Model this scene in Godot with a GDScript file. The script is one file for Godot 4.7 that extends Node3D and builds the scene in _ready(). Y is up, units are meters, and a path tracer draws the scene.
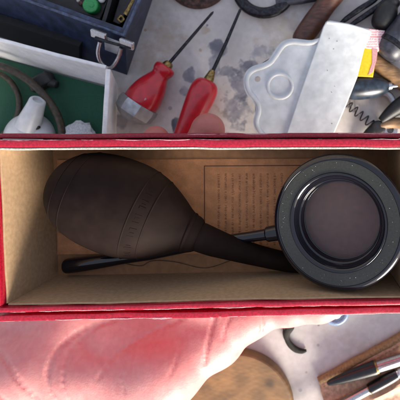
extends Node3D
# A hand holds a red cardboard box with a magnifier and a rubber bulb above a cluttered work table.
# Metres, y up, x to the right of the photograph, z towards its lower edge; the table top is y = 0.

const EYE_H := 0.33          # camera height above the table
const LENS := 440.0          # focal length in units of 1/400 of the picture's width
const AXIS := Vector2(304, 140)

var rng := RandomNumberGenerator.new()
var wob := FastNoiseLite.new()
var taken := {}
var tex := {}
var mats := {}


# ------------------------------------------------------------------ mesh data
class Geo:
	var v := PackedVector3Array()
	var uv := PackedVector2Array()
	var c := PackedColorArray()
	var i := PackedInt32Array()
	var n := PackedVector3Array()

	func add(p: Vector3, t := Vector2.ZERO) -> int:
		v.append(p); uv.append(t)
		return v.size() - 1

	func tri(a: int, b: int, d: int) -> void:
		i.append(a); i.append(b); i.append(d)

	func quad(a: int, b: int, d: int, e: int) -> void:
		tri(a, b, d); tri(a, d, e)

	func join(o: Geo) -> Geo:
		var at := v.size()
		v.append_array(o.v); uv.append_array(o.uv)
		for k in o.i:
			i.append(k + at)
		return self

	func orient() -> Geo:   # counter-clockwise outwards
		var mid := Vector3.ZERO
		for p in v:
			mid += p
		mid /= maxf(1, v.size())
		var vol := 0.0
		for k in range(0, i.size(), 3):
			vol += (v[i[k]] - mid).dot((v[i[k + 1]] - mid).cross(v[i[k + 2]] - mid))
		if vol < 0:
			for k in range(0, i.size(), 3):
				var s := i[k + 1]
				i[k + 1] = i[k + 2]
				i[k + 2] = s
		return self

	func moved(t: Transform3D) -> Geo:
		for k in v.size():
			v[k] = t * v[k]
		return self


func commit(g: Geo, at: Vector3, crease := 42.0) -> ArrayMesh:
	var vs := PackedVector3Array(); var ns := PackedVector3Array(); var us := PackedVector2Array(); var cs := PackedColorArray()
	var colored := g.c.size() == g.v.size() and g.v.size() > 0
	var arrays := []
	arrays.resize(Mesh.ARRAY_MAX)
	if g.n.size() == g.v.size() and g.v.size() > 0:
		for p in g.v:
			vs.append(p - at)
		var idx := PackedInt32Array()
		for k in range(0, g.i.size(), 3):
			idx.append(g.i[k]); idx.append(g.i[k + 2]); idx.append(g.i[k + 1])
		arrays[Mesh.ARRAY_VERTEX] = vs; arrays[Mesh.ARRAY_NORMAL] = g.n; arrays[Mesh.ARRAY_TEX_UV] = g.uv; arrays[Mesh.ARRAY_INDEX] = idx
		if colored:
			arrays[Mesh.ARRAY_COLOR] = g.c
	else:
		var limit := cos(deg_to_rad(crease))
		var where := {}
		var weld := PackedInt32Array()
		weld.resize(g.v.size())
		var lists := []
		for k in g.v.size():
			var key := Vector3i((g.v[k] * 2.0e5).round())
			if not where.has(key):
				where[key] = lists.size()
				lists.append(PackedInt32Array())
			weld[k] = where[key]
		var fn := PackedVector3Array(); var fa := PackedFloat32Array()
		for k in range(0, g.i.size(), 3):
			var cr := (g.v[g.i[k + 1]] - g.v[g.i[k]]).cross(g.v[g.i[k + 2]] - g.v[g.i[k]])
			fa.append(cr.length() + 1e-16)
			fn.append(cr.normalized())
			for j in 3:
				lists[weld[g.i[k + j]]].append(k / 3)
		for k in range(0, g.i.size(), 3):
			var f := k / 3
			if fn[f].length_squared() < 0.5:
				continue
			for j in [0, 2, 1]:
				var q := g.i[k + j]
				var s := Vector3.ZERO
				for o in lists[weld[q]]:
					if fn[o].dot(fn[f]) > limit:
						s += fn[o] * fa[o]
				vs.append(g.v[q] - at); ns.append(s.normalized() if s.length_squared() > 0 else fn[f]); us.append(g.uv[q])
				if colored:
					cs.append(g.c[q])
		arrays[Mesh.ARRAY_VERTEX] = vs; arrays[Mesh.ARRAY_NORMAL] = ns; arrays[Mesh.ARRAY_TEX_UV] = us
		if colored:
			arrays[Mesh.ARRAY_COLOR] = cs
	var m := ArrayMesh.new()
	m.add_surface_from_arrays(Mesh.PRIMITIVE_TRIANGLES, arrays)
	return m


# ------------------------------------------------------------------ nodes
func numbered(called: String) -> String:
	if not taken.has(called):
		taken[called] = 0
		return called
	taken[called] += 1
	return "%s_%03d" % [called, taken[called]]


func tag(o: Node3D, label: String, category: String, group := "") -> Node3D:
	o.set_meta("label", label)
	o.set_meta("category", category)
	if group:
		o.set_meta("group", group)
	return o


func thing(called: String, label: String, category: String, at: Vector3, group := "") -> Node3D:
	var o := Node3D.new()
	o.name = numbered(called)
	o.position = at
	add_child(o)
	return tag(o, label, category, group)


func base_of(p: Node3D) -> Vector3:
	var s := Vector3.ZERO
	var q: Node = p
	while q != self:
		s += q.position
		q = q.get_parent()
	return s


func obj(called: String, g: Geo, m: Material, parent: Node3D = self, crease := 42.0) -> MeshInstance3D:
	var o := MeshInstance3D.new()
	o.name = numbered(called) if parent == self else called
	var at := base_of(parent) if parent != self else Vector3.ZERO
	if parent == self:      # a thing of one mesh: its own place is the middle of its foot
		var lo := Vector3.INF; var hi := -Vector3.INF
		for p in g.v:
			lo = lo.min(p); hi = hi.max(p)
		at = Vector3((lo.x + hi.x) / 2, lo.y, (lo.z + hi.z) / 2)
		o.position = at
	o.mesh = commit(g, at, crease)
	o.material_override = m
	parent.add_child(o, true)
	return o


# ------------------------------------------------------------------ places and shapes
func spot(x: float, y: float, h: float) -> Vector3:
	var k := (EYE_H - h) / LENS
	return Vector3((x - AXIS.x) * k, h, (y - AXIS.y) * k)


func spots(list: Array) -> PackedVector3Array:
	var r := PackedVector3Array()
	for a in list:
		r.append(spot(a[0], a[1], a[2]))
	return r


func spline(pts: PackedVector3Array, n: int) -> PackedVector3Array:
	var r := PackedVector3Array()
	for s in pts.size() - 1:
		var a := pts[maxi(s - 1, 0)]; var b := pts[s]; var c := pts[s + 1]; var d := pts[mini(s + 2, pts.size() - 1)]
		for k in n:
			r.append(b.cubic_interpolate(c, a, d, float(k) / n))
	r.append(pts[pts.size() - 1])
	return r


func spread(list: Array, n: int) -> PackedFloat32Array:   # radii drawn out to n values
	var r := PackedFloat32Array()
	for k in n:
		var t: float = float(k) / maxi(1, n - 1) * (list.size() - 1)
		var a := mini(int(t), list.size() - 1)
		var b := mini(a + 1, list.size() - 1)
		r.append(lerpf(list[a], list[b], t - a))
	return r


func sweep(pts: PackedVector3Array, radii: Array, sides := 12, flat := 1.0) -> Geo:
	var g := Geo.new()
	var n := pts.size()
	var rad := spread(radii, n)
	var up := Vector3.UP
	var length := 0.0
	for k in n:
		var d := (pts[mini(k + 1, n - 1)] - pts[maxi(k - 1, 0)]).normalized()
		if absf(d.dot(up)) > 0.98:
			up = Vector3.RIGHT
		var side := d.cross(up).normalized()
		var top := side.cross(d).normalized()
		up = top
		if k:
			length += pts[k].distance_to(pts[k - 1])
		for s in sides:
			var a := TAU * s / sides
			g.add(pts[k] + side * cos(a) * rad[k] + top * sin(a) * rad[k] * flat, Vector2(float(s) / sides, length))
	for k in n - 1:
		for s in sides:
			var t := (s + 1) % sides
			g.quad(k * sides + s, k * sides + t, (k + 1) * sides + t, (k + 1) * sides + s)
	var a0 := g.add(pts[0]); var a1 := g.add(pts[n - 1])
	for s in sides:
		var t := (s + 1) % sides
		g.tri(a0, t, s)
		g.tri(a1, (n - 1) * sides + s, (n - 1) * sides + t)
	return g.orient()


# profile: [along, radius] pairs in millimetres from a towards b
func lathe(a: Vector3, b: Vector3, profile: Array, sides := 32, flat := 1.0, turn := 0.0, caps := true) -> Geo:
	var g := Geo.new()
	var d := (b - a).normalized()
	var side := d.cross(Vector3.UP if absf(d.y) < 0.95 else Vector3.BACK).normalized()
	var top := side.cross(d).normalized()
	var n := profile.size()
	for p in profile:
		for s in sides:
			var w := TAU * s / sides + turn
			g.add(a + d * p[0] * 0.001 + (side * cos(w) + top * sin(w) * flat) * p[1] * 0.001, Vector2(float(s) / sides, p[0] * 0.001))
	for k in n - 1:
		for s in sides:
			var t := (s + 1) % sides
			g.quad(k * sides + s, k * sides + t, (k + 1) * sides + t, (k + 1) * sides + s)
	for e in [0, n - 1]:
		if caps and profile[e][1] > 0.01:
			var m := g.add(a + d * profile[e][0] * 0.001)
			for s in sides:
				var t := (s + 1) % sides
				if e == 0:
					g.tri(m, t, s)
				else:
					g.tri(m, e * sides + s, e * sides + t)
	return g.orient()


func smooth_profile(list: Array, n: int) -> Array:
	var p := PackedVector3Array()
	for a in list:
		p.append(Vector3(a[0], a[1], 0))
	var r := []
	for q in spline(p, n):
		r.append([q.x, maxf(0.0, q.y)])
	return r


# an upright plate: outline in plan (world x, z), from y0 to y1, its upper edge rounded by r
func plate(outline: PackedVector2Array, y0: float, y1: float, r := 0.0006) -> Geo:
	var o := outline.duplicate()
	if Geometry2D.is_polygon_clockwise(o):
		o.reverse()
	var n := o.size()
	var g := Geo.new()
	var rings := []
	for ring in [[0.0, y0], [0.0, y1 - r], [0.3 * r, y1 - 0.3 * r], [r, y1]]:
		var start := g.v.size()
		for k in n:
			var e0 := (o[k] - o[(k + n - 1) % n]).normalized(); var e1 := (o[(k + 1) % n] - o[k]).normalized()
			var nn := Vector2(-(e0 + e1).y, (e0 + e1).x).normalized()
			var p: Vector2 = o[k] + nn * ring[0]
			g.add(Vector3(p.x, ring[1], p.y), p)
		rings.append(start)
	for q in rings.size() - 1:
		for k in n:
			var t := (k + 1) % n
			g.quad(rings[q] + k, rings[q] + t, rings[q + 1] + t, rings[q + 1] + k)
	var tris := Geometry2D.triangulate_polygon(o)
	for k in range(0, tris.size(), 3):
		g.tri(rings[3] + tris[k], rings[3] + tris[k + 1], rings[3] + tris[k + 2])
		g.tri(rings[0] + tris[k], rings[0] + tris[k + 2], rings[0] + tris[k + 1])
	# every top face must look up, every side out
	for k in range(0, g.i.size(), 3):
		var cr := (g.v[g.i[k + 1]] - g.v[g.i[k]]).cross(g.v[g.i[k + 2]] - g.v[g.i[k]])
		var is_top: bool = g.i[k] >= rings[3] and g.i[k + 1] >= rings[3] and g.i[k + 2] >= rings[3]
		if is_top and cr.y < 0:
			var s := g.i[k + 1]; g.i[k + 1] = g.i[k + 2]; g.i[k + 2] = s
	return g.orient()


func outline_at(list: Array, h: float, smooth := 0) -> PackedVector2Array:
	var p := PackedVector3Array()
	for a in list:
		p.append(spot(a[0], a[1], h))
	if smooth:
		p.append(p[0])
		p = spline(p, smooth)
		p.remove_at(p.size() - 1)
	var r := PackedVector2Array()
	for q in p:
		r.append(Vector2(q.x, q.z))
	return r


func block(center: Vector3, size: Vector3, r := 0.001, basis := Basis(), seg := 3) -> Geo:   # a box with rounded edges
	var g := Geo.new()
	var half := size / 2
	r = minf(r, minf(half.x, minf(half.y, half.z)))
	var inner := half - Vector3(r, r, r)
	var steps := PackedFloat32Array()
	for axis in 3:
		for s in [-1.0, 1.0]:
			var u := (axis + 1) % 3; var w := (axis + 2) % 3
			var start := g.v.size()
			var us := []; var ws := []
			for k in seg + 1:
				var t := -PI / 4 + PI / 4 * k / seg
				us.append(-inner[u] + r * tan(t)); ws.append(-inner[w] + r * tan(t))
			for k in seg + 1:
				var t := PI / 4 * k / seg
				us.append(inner[u] + r * tan(t)); ws.append(inner[w] + r * tan(t))
			for a in us:
				for b in ws:
					var p := Vector3.ZERO
					p[axis] = s * half[axis]; p[u] = a; p[w] = b
					var c := p.clamp(-inner, inner)
					var q := c + (p - c).normalized() * r
					g.add(center + basis * q, Vector2(a, b))
			var m := ws.size()
			for a in us.size() - 1:
				for b in m - 1:
					var i0 := start + a * m + b
					if s > 0:
						g.quad(i0, i0 + m, i0 + m + 1, i0 + 1)
					else:
						g.quad(i0, i0 + 1, i0 + m + 1, i0 + m)
	return g.orient()


# a board standing on edge along a -> b; it lies to the side "out" of that line; wavy and worn a little
func board(a: Vector3, b: Vector3, out: Vector3, thick: float, y0: float, y1: float, r: float, wave := 0.0003, n := 70, lean := 0.0) -> Geo:
	var g := Geo.new()
	var section := [[0.0, 0.0, 0], [0.0, 1.0, -1.0], [0.3 * r, 1.0, -0.3], [r, 1.0, 0.0], [thick - r, 1.0, 0.0], [thick - 0.3 * r, 1.0, -0.3], [thick, 1.0, -1.0], [thick, 0.0, 0]]
	var m := section.size()
	for k in n + 1:
		var p := a.lerp(b, float(k) / n)
		var w := wob.get_noise_3d(p.x * 900 + y1 * 5000, p.z * 900, 7.0) * wave * 2.0
		var w2 := wob.get_noise_3d(p.x * 700, p.z * 700 + thick * 9000, 77.0) * wave * 2.0
		for s in section:
			var y: float = y0 if s[1] == 0.0 else y1 + w2 + s[2] * r
			g.add(Vector3(p.x, y, p.z) + out * (s[0] + (w + lean if s[1] > 0.0 else 0.0)), Vector2(float(k) / n, s[1]))
	for k in n:
		for s in m:
			var t := (s + 1) % m
			g.quad(k * m + s, k * m + t, (k + 1) * m + t, (k + 1) * m + s)
	for e in [0, n]:
		for s in range(1, m - 1):
			if e == 0:
				g.tri(0, s + 1, s)
			else:
				g.tri(e * m, e * m + s, e * m + s + 1)
	return g.orient()


# thin irregular pale strip along a line: worn card and painted edge highlight
func worn(a: Vector3, b: Vector3, r: float, n: int, patches: Array, phase: float) -> Geo:
	var pts := PackedVector3Array(); var rad := []
	for k in n + 1:
		var t := float(k) / n
		var p := a.lerp(b, t)
		var w := wob.get_noise_2d(t * 900.0, phase) ; var w2 := wob.get_noise_2d(t * 3000.0, phase + 50)
		var rr := r * clampf(1.0 + w * 0.5 + w2 * 0.3, 0.6, 1.6)
		for q in patches:
			rr += r * 0.8 * q[2] * exp(-pow((t - q[0]) / q[1], 2.0)) * (0.8 + w2)
		pts.append(p + Vector3(0, wob.get_noise_2d(t * 700, phase + 9) * 0.0003, wob.get_noise_2d(t * 700, phase + 19) * 0.0003))
		rad.append(rr)
	return sweep(pts, rad, 8, 0.8)


# ------------------------------------------------------------------ textures and materials
func noise_tex(called: String, seed_: int, freq: float, lo: float, hi: float, octaves := 4, kind := FastNoiseLite.TYPE_SIMPLEX_SMOOTH, size := 512) -> ImageTexture:
	if tex.has(called):
		return tex[called]
	var f := FastNoiseLite.new()
	f.seed = seed_; f.frequency = freq; f.noise_type = kind; f.fractal_octaves = octaves
	var im := f.get_seamless_image(size, size)
	im.convert(Image.FORMAT_RGB8)
	var data := im.get_data()
	for k in data.size():
		data[k] = int(lerpf(lo, hi, data[k] / 255.0) * 255.0)
	var o := Image.create_from_data(size, size, false, Image.FORMAT_RGB8, data)
	tex[called] = ImageTexture.create_from_image(o)
	return tex[called]


# colour is the surface's linear base colour
func mat(called: String, c: Color, rough: float, o := {}) -> StandardMaterial3D:
	if mats.has(called):
		return mats[called]
	var m := StandardMaterial3D.new()
	m.resource_name = called
	m.albedo_color = c.linear_to_srgb()
	m.roughness = rough
	m.metallic = o.get("metal", 0.0)
	m.metallic_specular = o.get("spec", 0.5)
	if o.has("tex"):
		m.albedo_texture = o.tex
	if o.has("bump"):
		m.heightmap_enabled = true
		m.heightmap_texture = o.bump
		m.heightmap_scale = o.get("depth", 0.02)
	if o.has("rough_tex"):
		m.roughness_texture = o.rough_tex
	if o.has("scale"):
		m.uv1_triplanar = true
		m.uv1_scale = o.scale if o.scale is Vector3 else Vector3.ONE * o.scale
	if o.has("sss"):
		m.subsurf_scatter_enabled = true
		m.subsurf_scatter_strength = o.sss
	if o.has("coat"):
		m.clearcoat_enabled = true
		m.clearcoat = o.coat
		m.clearcoat_roughness = o.get("coat_rough", 0.1)
	if o.has("rim"):
		m.rim_enabled = true
		m.rim = o.rim
		m.rim_tint = 0.5
	if o.get("vc", false):
		m.vertex_color_use_as_albedo = true
	mats[called] = m
	return m


func make_materials() -> void:
	var soft := noise_tex("soft", 3, 0.012, 0.72, 1.0)
	var fine := noise_tex("fine", 5, 0.06, 0.7, 1.0, 3)
	var grit := noise_tex("grit", 8, 0.2, 0.0, 1.0, 2)
	var worn_t := noise_tex("worn", 11, 0.02, 0.35, 1.0, 5)
	mat("red_paper", Color(0.44, 0.008, 0.03), 0.38, {"tex": fine, "scale": 18.0, "bump": grit, "depth": 0.003, "rough_tex": noise_tex("rr", 21, 0.02, 0.6, 1.0)})
	mat("red_dark_paper", Color(0.34, 0.006, 0.022), 0.45, {"tex": fine, "scale": 18.0, "bump": grit, "depth": 0.01})
	mat("card_worn_lit", Color(0.78, 0.40, 0.42), 0.6, {"tex": fine, "scale": 40.0, "bump": grit, "depth": 0.02})  # worn card; on the rims its pale tone also paints the highlight
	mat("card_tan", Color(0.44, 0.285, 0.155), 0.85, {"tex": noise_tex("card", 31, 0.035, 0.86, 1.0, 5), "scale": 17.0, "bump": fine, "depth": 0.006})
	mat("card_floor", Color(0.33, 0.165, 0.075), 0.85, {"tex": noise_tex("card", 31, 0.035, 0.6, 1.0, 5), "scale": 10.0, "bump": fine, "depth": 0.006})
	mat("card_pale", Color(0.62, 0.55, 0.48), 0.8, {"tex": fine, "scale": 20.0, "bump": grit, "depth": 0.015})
	mat("rubber", Color(0.017, 0.0095, 0.0075), 0.72, {"spec": 0.2, "tex": soft, "scale": 14.0, "bump": fine, "depth": 0.006})
	mat("gloss_black", Color(0.006, 0.006, 0.010), 0.09, {"rough_tex": noise_tex("dusty", 41, 0.05, 0.5, 1.0, 5), "scale": 30.0})
	mat("loupe_face", Color(0.036, 0.036, 0.027), 0.30, {"tex": fine, "scale": 25.0})
	mat("lens_darkening", Color(0.12, 0.028, 0.017), 0.8, {"tex": soft, "scale": 30.0})  # brown of the disc added to darken the lens
	mat("inner_black", Color(0.012, 0.01, 0.01), 0.7)
	mat("dust", Color(0.6, 0.58, 0.54), 0.9)
	mat("navy", Color(0.034, 0.056, 0.13), 0.42, {"tex": worn_t, "scale": 12.0, "bump": grit, "depth": 0.01})
	mat("navy_highlight", Color(0.10, 0.14, 0.26), 0.4, {"tex": worn_t, "scale": 20.0})  # lighter navy that paints the highlight on the case rim
	mat("black_plastic", Color(0.012, 0.012, 0.014), 0.5, {"tex": worn_t, "scale": 20.0, "bump": grit, "depth": 0.01})
	mat("steel", Color(0.62, 0.62, 0.64), 0.3, {"metal": 1.0, "tex": fine, "scale": 30.0, "bump": grit, "depth": 0.004})
	mat("dull_metal", Color(0.50, 0.52, 0.54), 0.40, {"metal": 0.85, "tex": soft, "scale": 22.0, "bump": grit, "depth": 0.012})
	mat("dark_steel", Color(0.06, 0.06, 0.07), 0.35, {"metal": 0.7, "tex": worn_t, "scale": 30.0})
	mat("brass", Color(0.55, 0.38, 0.14), 0.4, {"metal": 0.9, "tex": worn_t, "scale": 40.0})
	mat("red_paint", Color(0.58, 0.012, 0.025), 0.3, {"tex": noise_tex("paint", 51, 0.02, 0.78, 1.0, 5), "scale": 14.0, "bump": grit, "depth": 0.006, "coat": 0.3})
	mat("enamel", Color(0.66, 0.69, 0.685), 0.4, {"tex": noise_tex("enamel", 61, 0.02, 0.88, 1.0, 6), "scale": 9.0, "bump": noise_tex("dent", 62, 0.015, 0.0, 1.0, 3), "depth": 0.02})
	mat("white_card", Color(0.90, 0.90, 0.88), 0.7, {"tex": noise_tex("enamel", 61, 0.02, 0.88, 1.0, 6), "scale": 12.0, "bump": grit, "depth": 0.02})
	mat("felt", Color(0.018, 0.12, 0.065), 0.95, {"tex": fine, "scale": 40.0, "bump": grit, "depth": 0.04, "rim": 0.3})
	mat("cable", Color(0.085, 0.06, 0.03), 0.5, {"tex": worn_t, "scale": 30.0})
	mat("white_plastic", Color(0.62, 0.63, 0.63), 0.35, {"tex": noise_tex("enamel", 61, 0.02, 0.88, 1.0, 6), "scale": 14.0})
	mat("tissue", Color(0.6, 0.6, 0.6), 0.8, {"tex": fine, "scale": 20.0, "bump": soft, "depth": 0.1})
	mat("yellow_card", Color(0.82, 0.52, 0.01), 0.45, {"tex": noise_tex("card", 31, 0.035, 0.86, 1.0, 5), "scale": 20.0})
	mat("burnt_iron", Color(0.035, 0.03, 0.022), 0.6, {"metal": 0.4, "tex": worn_t, "scale": 60.0, "bump": grit, "depth": 0.03})
	mat("black_pen", Color(0.010, 0.010, 0.012), 0.3, {"tex": worn_t, "scale": 30.0})
	mat("wood_red", Color(0.14, 0.05, 0.03), 0.45, {"tex": noise_tex("grain", 71, 0.02, 0.45, 1.0, 5), "scale": Vector3(10, 10, 40)})
	mat("wood_tan", Color(0.36, 0.21, 0.1), 0.5, {"tex": noise_tex("grain", 71, 0.02, 0.45, 1.0, 5), "scale": Vector3(10, 10, 40)})
	mat("blue_handle", Color(0.035, 0.055, 0.085), 0.3, {"tex": worn_t, "scale": 16.0})
	mat("grey_handle", Color(0.085, 0.09, 0.12), 0.4, {"tex": worn_t, "scale": 16.0, "bump": grit, "depth": 0.008})
	mat("rust", Color(0.2, 0.09, 0.07), 0.75, {"tex": noise_tex("rusty", 81, 0.025, 0.15, 1.0, 6), "scale": 18.0, "bump": grit, "depth": 0.05})
	mat("leather", Color(0.64, 0.35, 0.21), 0.55, {"tex": noise_tex("hide", 91, 0.03, 0.62, 1.0, 6), "scale": 14.0, "bump": grit, "depth": 0.015})
	mat("leather_edge", Color(0.42, 0.24, 0.10), 0.7, {"tex": noise_tex("hide", 91, 0.03, 0.62, 1.0, 6), "scale": 30.0, "bump": grit, "depth": 0.03})
	mat("pale_blue", Color(0.3, 0.42, 0.6), 0.3, {"tex": fine, "scale": 20.0})
	mat("green_plastic", Color(0.03, 0.36, 0.09), 0.35, {"tex": fine, "scale": 30.0})
	mat("skin", Color(1, 1, 1), 0.5, {"vc": true, "tex": noise_tex("skin", 101, 0.03, 0.92, 1.0, 6), "scale": 16.0, "bump": noise_tex("pores", 102, 0.1, 0.0, 1.0, 3, FastNoiseLite.TYPE_CELLULAR), "depth": 0.008, "spec": 0.45, "sss": 0.10})
	var glass := StandardMaterial3D.new()
	glass.resource_name = "lens_glass"
	glass.albedo_color = Color(0.98, 0.96, 0.95, 0.03)
	glass.roughness = 0.03
	glass.metallic_specular = 0.22
	glass.refraction_enabled = true
	glass.refraction_scale = 0.02
	mats["glass"] = glass


func blot(data: PackedFloat32Array, size: int, per_m: float, at: Vector3, r: float, c: Color, strength: float, ragged: float, sharp: float, org: Vector2, stretch := Vector2.ONE) -> void:
	var cx := (at.x - org.x) * per_m; var cy := (at.z - org.y) * per_m; var rr := r * per_m * 1.7
	for y in range(maxi(0, int(cy - rr * stretch.y)), mini(size, int(cy + rr * stretch.y) + 1)):
		for x in range(maxi(0, int(cx - rr * stretch.x)), mini(size, int(cx + rr * stretch.x) + 1)):
			var d := Vector2((x - cx) / stretch.x, (y - cy) / stretch.y).length() / (r * per_m)
			d += wob.get_noise_2d(x * 1.4, y * 1.4) * ragged + wob.get_noise_2d(x * 5.0 + 900, y * 5.0) * ragged * 0.25
			var w := clampf((1.0 - d) * sharp, 0.0, 1.0) * strength * clampf(0.8 + wob.get_noise_2d(x * 1.2, y * 1.2 + 300) * 0.6, 0.0, 1.0)
			if w > 0.0:
				var k := (y * size + x) * 3
				data[k] = lerpf(data[k], c.r, w); data[k + 1] = lerpf(data[k + 1], c.g, w); data[k + 2] = lerpf(data[k + 2], c.b, w)


func table_texture(size: int, span: float, org: Vector2) -> ImageTexture:
	var f := FastNoiseLite.new(); f.seed = 4; f.frequency = 0.006; f.fractal_octaves = 5
	var a := f.get_seamless_image(size, size).get_data()
	f.seed = 19; f.frequency = 0.05
	var b := f.get_seamless_image(size, size).get_data()
	var data := PackedFloat32Array(); data.resize(size * size * 3)
	for k in size * size:
		var v := 0.80 + (a[k] - 128) / 255.0 * 0.12 + (b[k] - 128) / 255.0 * 0.07
		data[k * 3] = v * 1.0; data[k * 3 + 1] = v * 0.975; data[k * 3 + 2] = v * 0.955
	var per_m := size / span
	var ink := Color(0.27, 0.29, 0.36); var pale_ink := Color(0.45, 0.46, 0.52); var tea := Color(0.62, 0.52, 0.38)
	var list := [   # stains and patches on the table: x, y, radius (m), colour, strength, raggedness, sharpness, stretch x, y
		[218, 48, 0.0075, ink, 0.7, 0.35, 4.0, 1, 1], [190, 75, 0.0055, ink, 0.55, 0.5, 4.0, 1, 1.1], [184, 90, 0.004, pale_ink, 0.7, 0.5, 4.0, 1, 1.3],
		[176, 125, 0.0055, Color(0.2, 0.22, 0.3), 0.8, 0.3, 4.0, 0.7, 1.4], [214, 66, 0.006, pale_ink, 0.6, 0.6, 3.0, 0.7, 1.5], [228, 72, 0.006, ink, 0.55, 0.6, 3.0, 1.2, 0.8],
		[240, 85, 0.011, pale_ink, 0.7, 0.8, 2.0, 1, 1.2], [236, 110, 0.011, ink, 0.5, 0.9, 2.0, 1, 1.2], [248, 70, 0.008, ink, 0.6, 0.8, 2.5, 1.3, 1], [262, 52, 0.007, pale_ink, 0.5, 0.8, 2.0, 1.5, 0.7],
		[160, 95, 0.0022, ink, 0.6, 0.4, 4.0, 1, 1], [163, 82, 0.003, pale_ink, 0.4, 0.4, 4.0, 1, 1], [118, 122, 0.007, pale_ink, 0.55, 0.6, 2.5, 1.5, 0.8], [170, 108, 0.0016, ink, 0.6, 0.4, 4.0, 1, 1],  # one is a wide grey patch beside the white box
		[165, 40, 0.016, tea, 0.35, 0.7, 1.5, 1, 1.2], [150, 60, 0.012, tea, 0.3, 0.7, 1.5, 1, 1], [205, 30, 0.004, tea, 0.4, 0.6, 3.0, 1, 1], [285, 30, 0.016, tea, 0.3, 0.8, 1.5, 1.4, 1],
		[207, 25, 0.0012, ink, 0.5, 0.4, 4.0, 1, 1], [200, 50, 0.0014, tea, 0.6, 0.4, 4.0, 1, 1], [215, 120, 0.01, tea, 0.35, 0.8, 2.0, 1, 1], [145, 30, 0.0012, tea, 0.6, 0.4, 4.0, 1, 1],
		[262, 372, 0.02, pale_ink, 0.12, 0.8, 1.0, 1, 1], [318, 345, 0.0012, ink, 0.4, 0.4, 4.0, 1, 1], [306, 372, 0.001, tea, 0.5, 0.4, 4.0, 1, 1], [350, 335, 0.018, tea, 0.14, 0.8, 1.0, 1.4, 1],
		[388, 105, 0.014, tea, 0.3, 0.6, 1.5, 1, 1], [300, 390, 0.0014, pale_ink, 0.4, 0.5, 3.0, 1, 1],
	]
	for s in list:
		blot(data, size, per_m, spot(s[0], s[1], 0), s[2], s[3], s[4], s[5], s[6], org, Vector2(s[7], s[8]))
	for k in 260:    # crumbs and dots
		var p := Vector3(org.x + rng.randf() * span, 0, org.y + rng.randf() * span)
		blot(data, size, per_m, p, rng.randf_range(0.0003, 0.0011), [ink, tea, pale_ink][rng.randi() % 3], rng.randf_range(0.15, 0.5), 0.5, 3.0, org)
	for k in 70:     # scratches
		var p := Vector2(rng.randf(), rng.randf()) * size; var d := Vector2.from_angle(rng.randf() * TAU); var l := rng.randf_range(15, 120)
		var tone := rng.randf_range(0.86, 1.08)
		for s in int(l):
			var q := p + d * s
			var k2 := (posmod(int(q.y), size) * size + posmod(int(q.x), size)) * 3
			for j in 3:
				data[k2 + j] *= tone
			d = d.rotated(rng.randf_range(-0.02, 0.02))
	var bytes := PackedByteArray(); bytes.resize(size * size * 3)
	for k in data.size():
		bytes[k] = int(clampf(data[k], 0, 1) * 255)
	return ImageTexture.create_from_image(Image.create_from_data(size, size, false, Image.FORMAT_RGB8, bytes))


func leaflet_texture(w: int, h: int) -> ImageTexture:   # browned paper with a ruled frame and lines of small type set sideways
	var im := Image.create(w, h, false, Image.FORMAT_RGB8)
	var paper := Color(0.80, 0.60, 0.44)
	for y in h:
		for x in w:
			var t := 1.0 + wob.get_noise_2d(x * 0.6, y * 0.6) * 0.12 + wob.get_noise_2d(x * 4.0, y * 4.0 + 99) * 0.06
			im.set_pixel(x, y, Color(paper.r * t, paper.g * t, paper.b * t))
	var inkc := Color(0.26, 0.15, 0.11)
	var x0 := int(w * 0.530); var y0 := int(h * 0.07)
	im.fill_rect(Rect2i(x0, y0, 4, h - y0), inkc)
	im.fill_rect(Rect2i(x0, y0, w - x0, 4), inkc)
	var font := {"a": "01110000010111110001011110", "e": "0111010001111111000001110", "i": "0010000000011000010000100", "n": "1011011001100011000110001", "o": "0111010001100011000101110",
		"r": "1011011001100001000010000", "s": "0111110000011100000111110", "t": "0100011110010000100000110", "u": "1000110001100011001101101", "c": "0111110000100001000001111", "m": "1101010101101011010110101", "l": "0110000100001000010001110"}
	var keys := "aeinorstucml"
	for row in 15:
		var lx := x0 + 74 + row * 38
		var y := y0 + 46 + (22 if row == 10 else 0)
		var stop := h - 20 - (rng.randi() % 60 if row % 4 == 0 else rng.randi() % 14)
		while y < stop:
			for l in rng.randi_range(2, 8):
				var bits: String = font[keys[rng.randi() % keys.length()]]
				var c := inkc.lerp(paper, rng.randf_range(0.2, 0.5))
				for b in 25:
					if bits[b] == "1":
						im.fill_rect(Rect2i(lx + (4 - b / 5) * 2, y + (b % 5) * 2, 2, 2), c)
				if rng.randf() < 0.22:     # a letter with an ascender or a descender
					im.fill_rect(Rect2i(lx + 10, y, 5, 2), c)
				y += 12
				if y > stop:
					break
			y += 7
	im.resize(w / 2, h / 2, Image.INTERPOLATE_BILINEAR); im.resize(w, h, Image.INTERPOLATE_CUBIC)
	return ImageTexture.create_from_image(im)


func label_texture() -> ImageTexture:    # white paper with red print
	var im := Image.create(256, 256, false, Image.FORMAT_RGB8)
	im.fill(Color(0.9, 0.84, 0.84))
	var red := Color(0.8, 0.12, 0.2)
	im.fill_rect(Rect2i(0, 0, 256, 14), red)
	for row in 5:
		var x := 12
		while x < 236:
			var w := rng.randi_range(8, 30)
			im.fill_rect(Rect2i(x, 34 + row * 44, w, 10), red); im.fill_rect(Rect2i(x, 34 + row * 44, 7, 28), red)
			if rng.randf() < 0.6:
				im.fill_rect(Rect2i(x, 54 + row * 44, w, 8), red)
			x += w + 10
	return ImageTexture.create_from_image(im)


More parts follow.
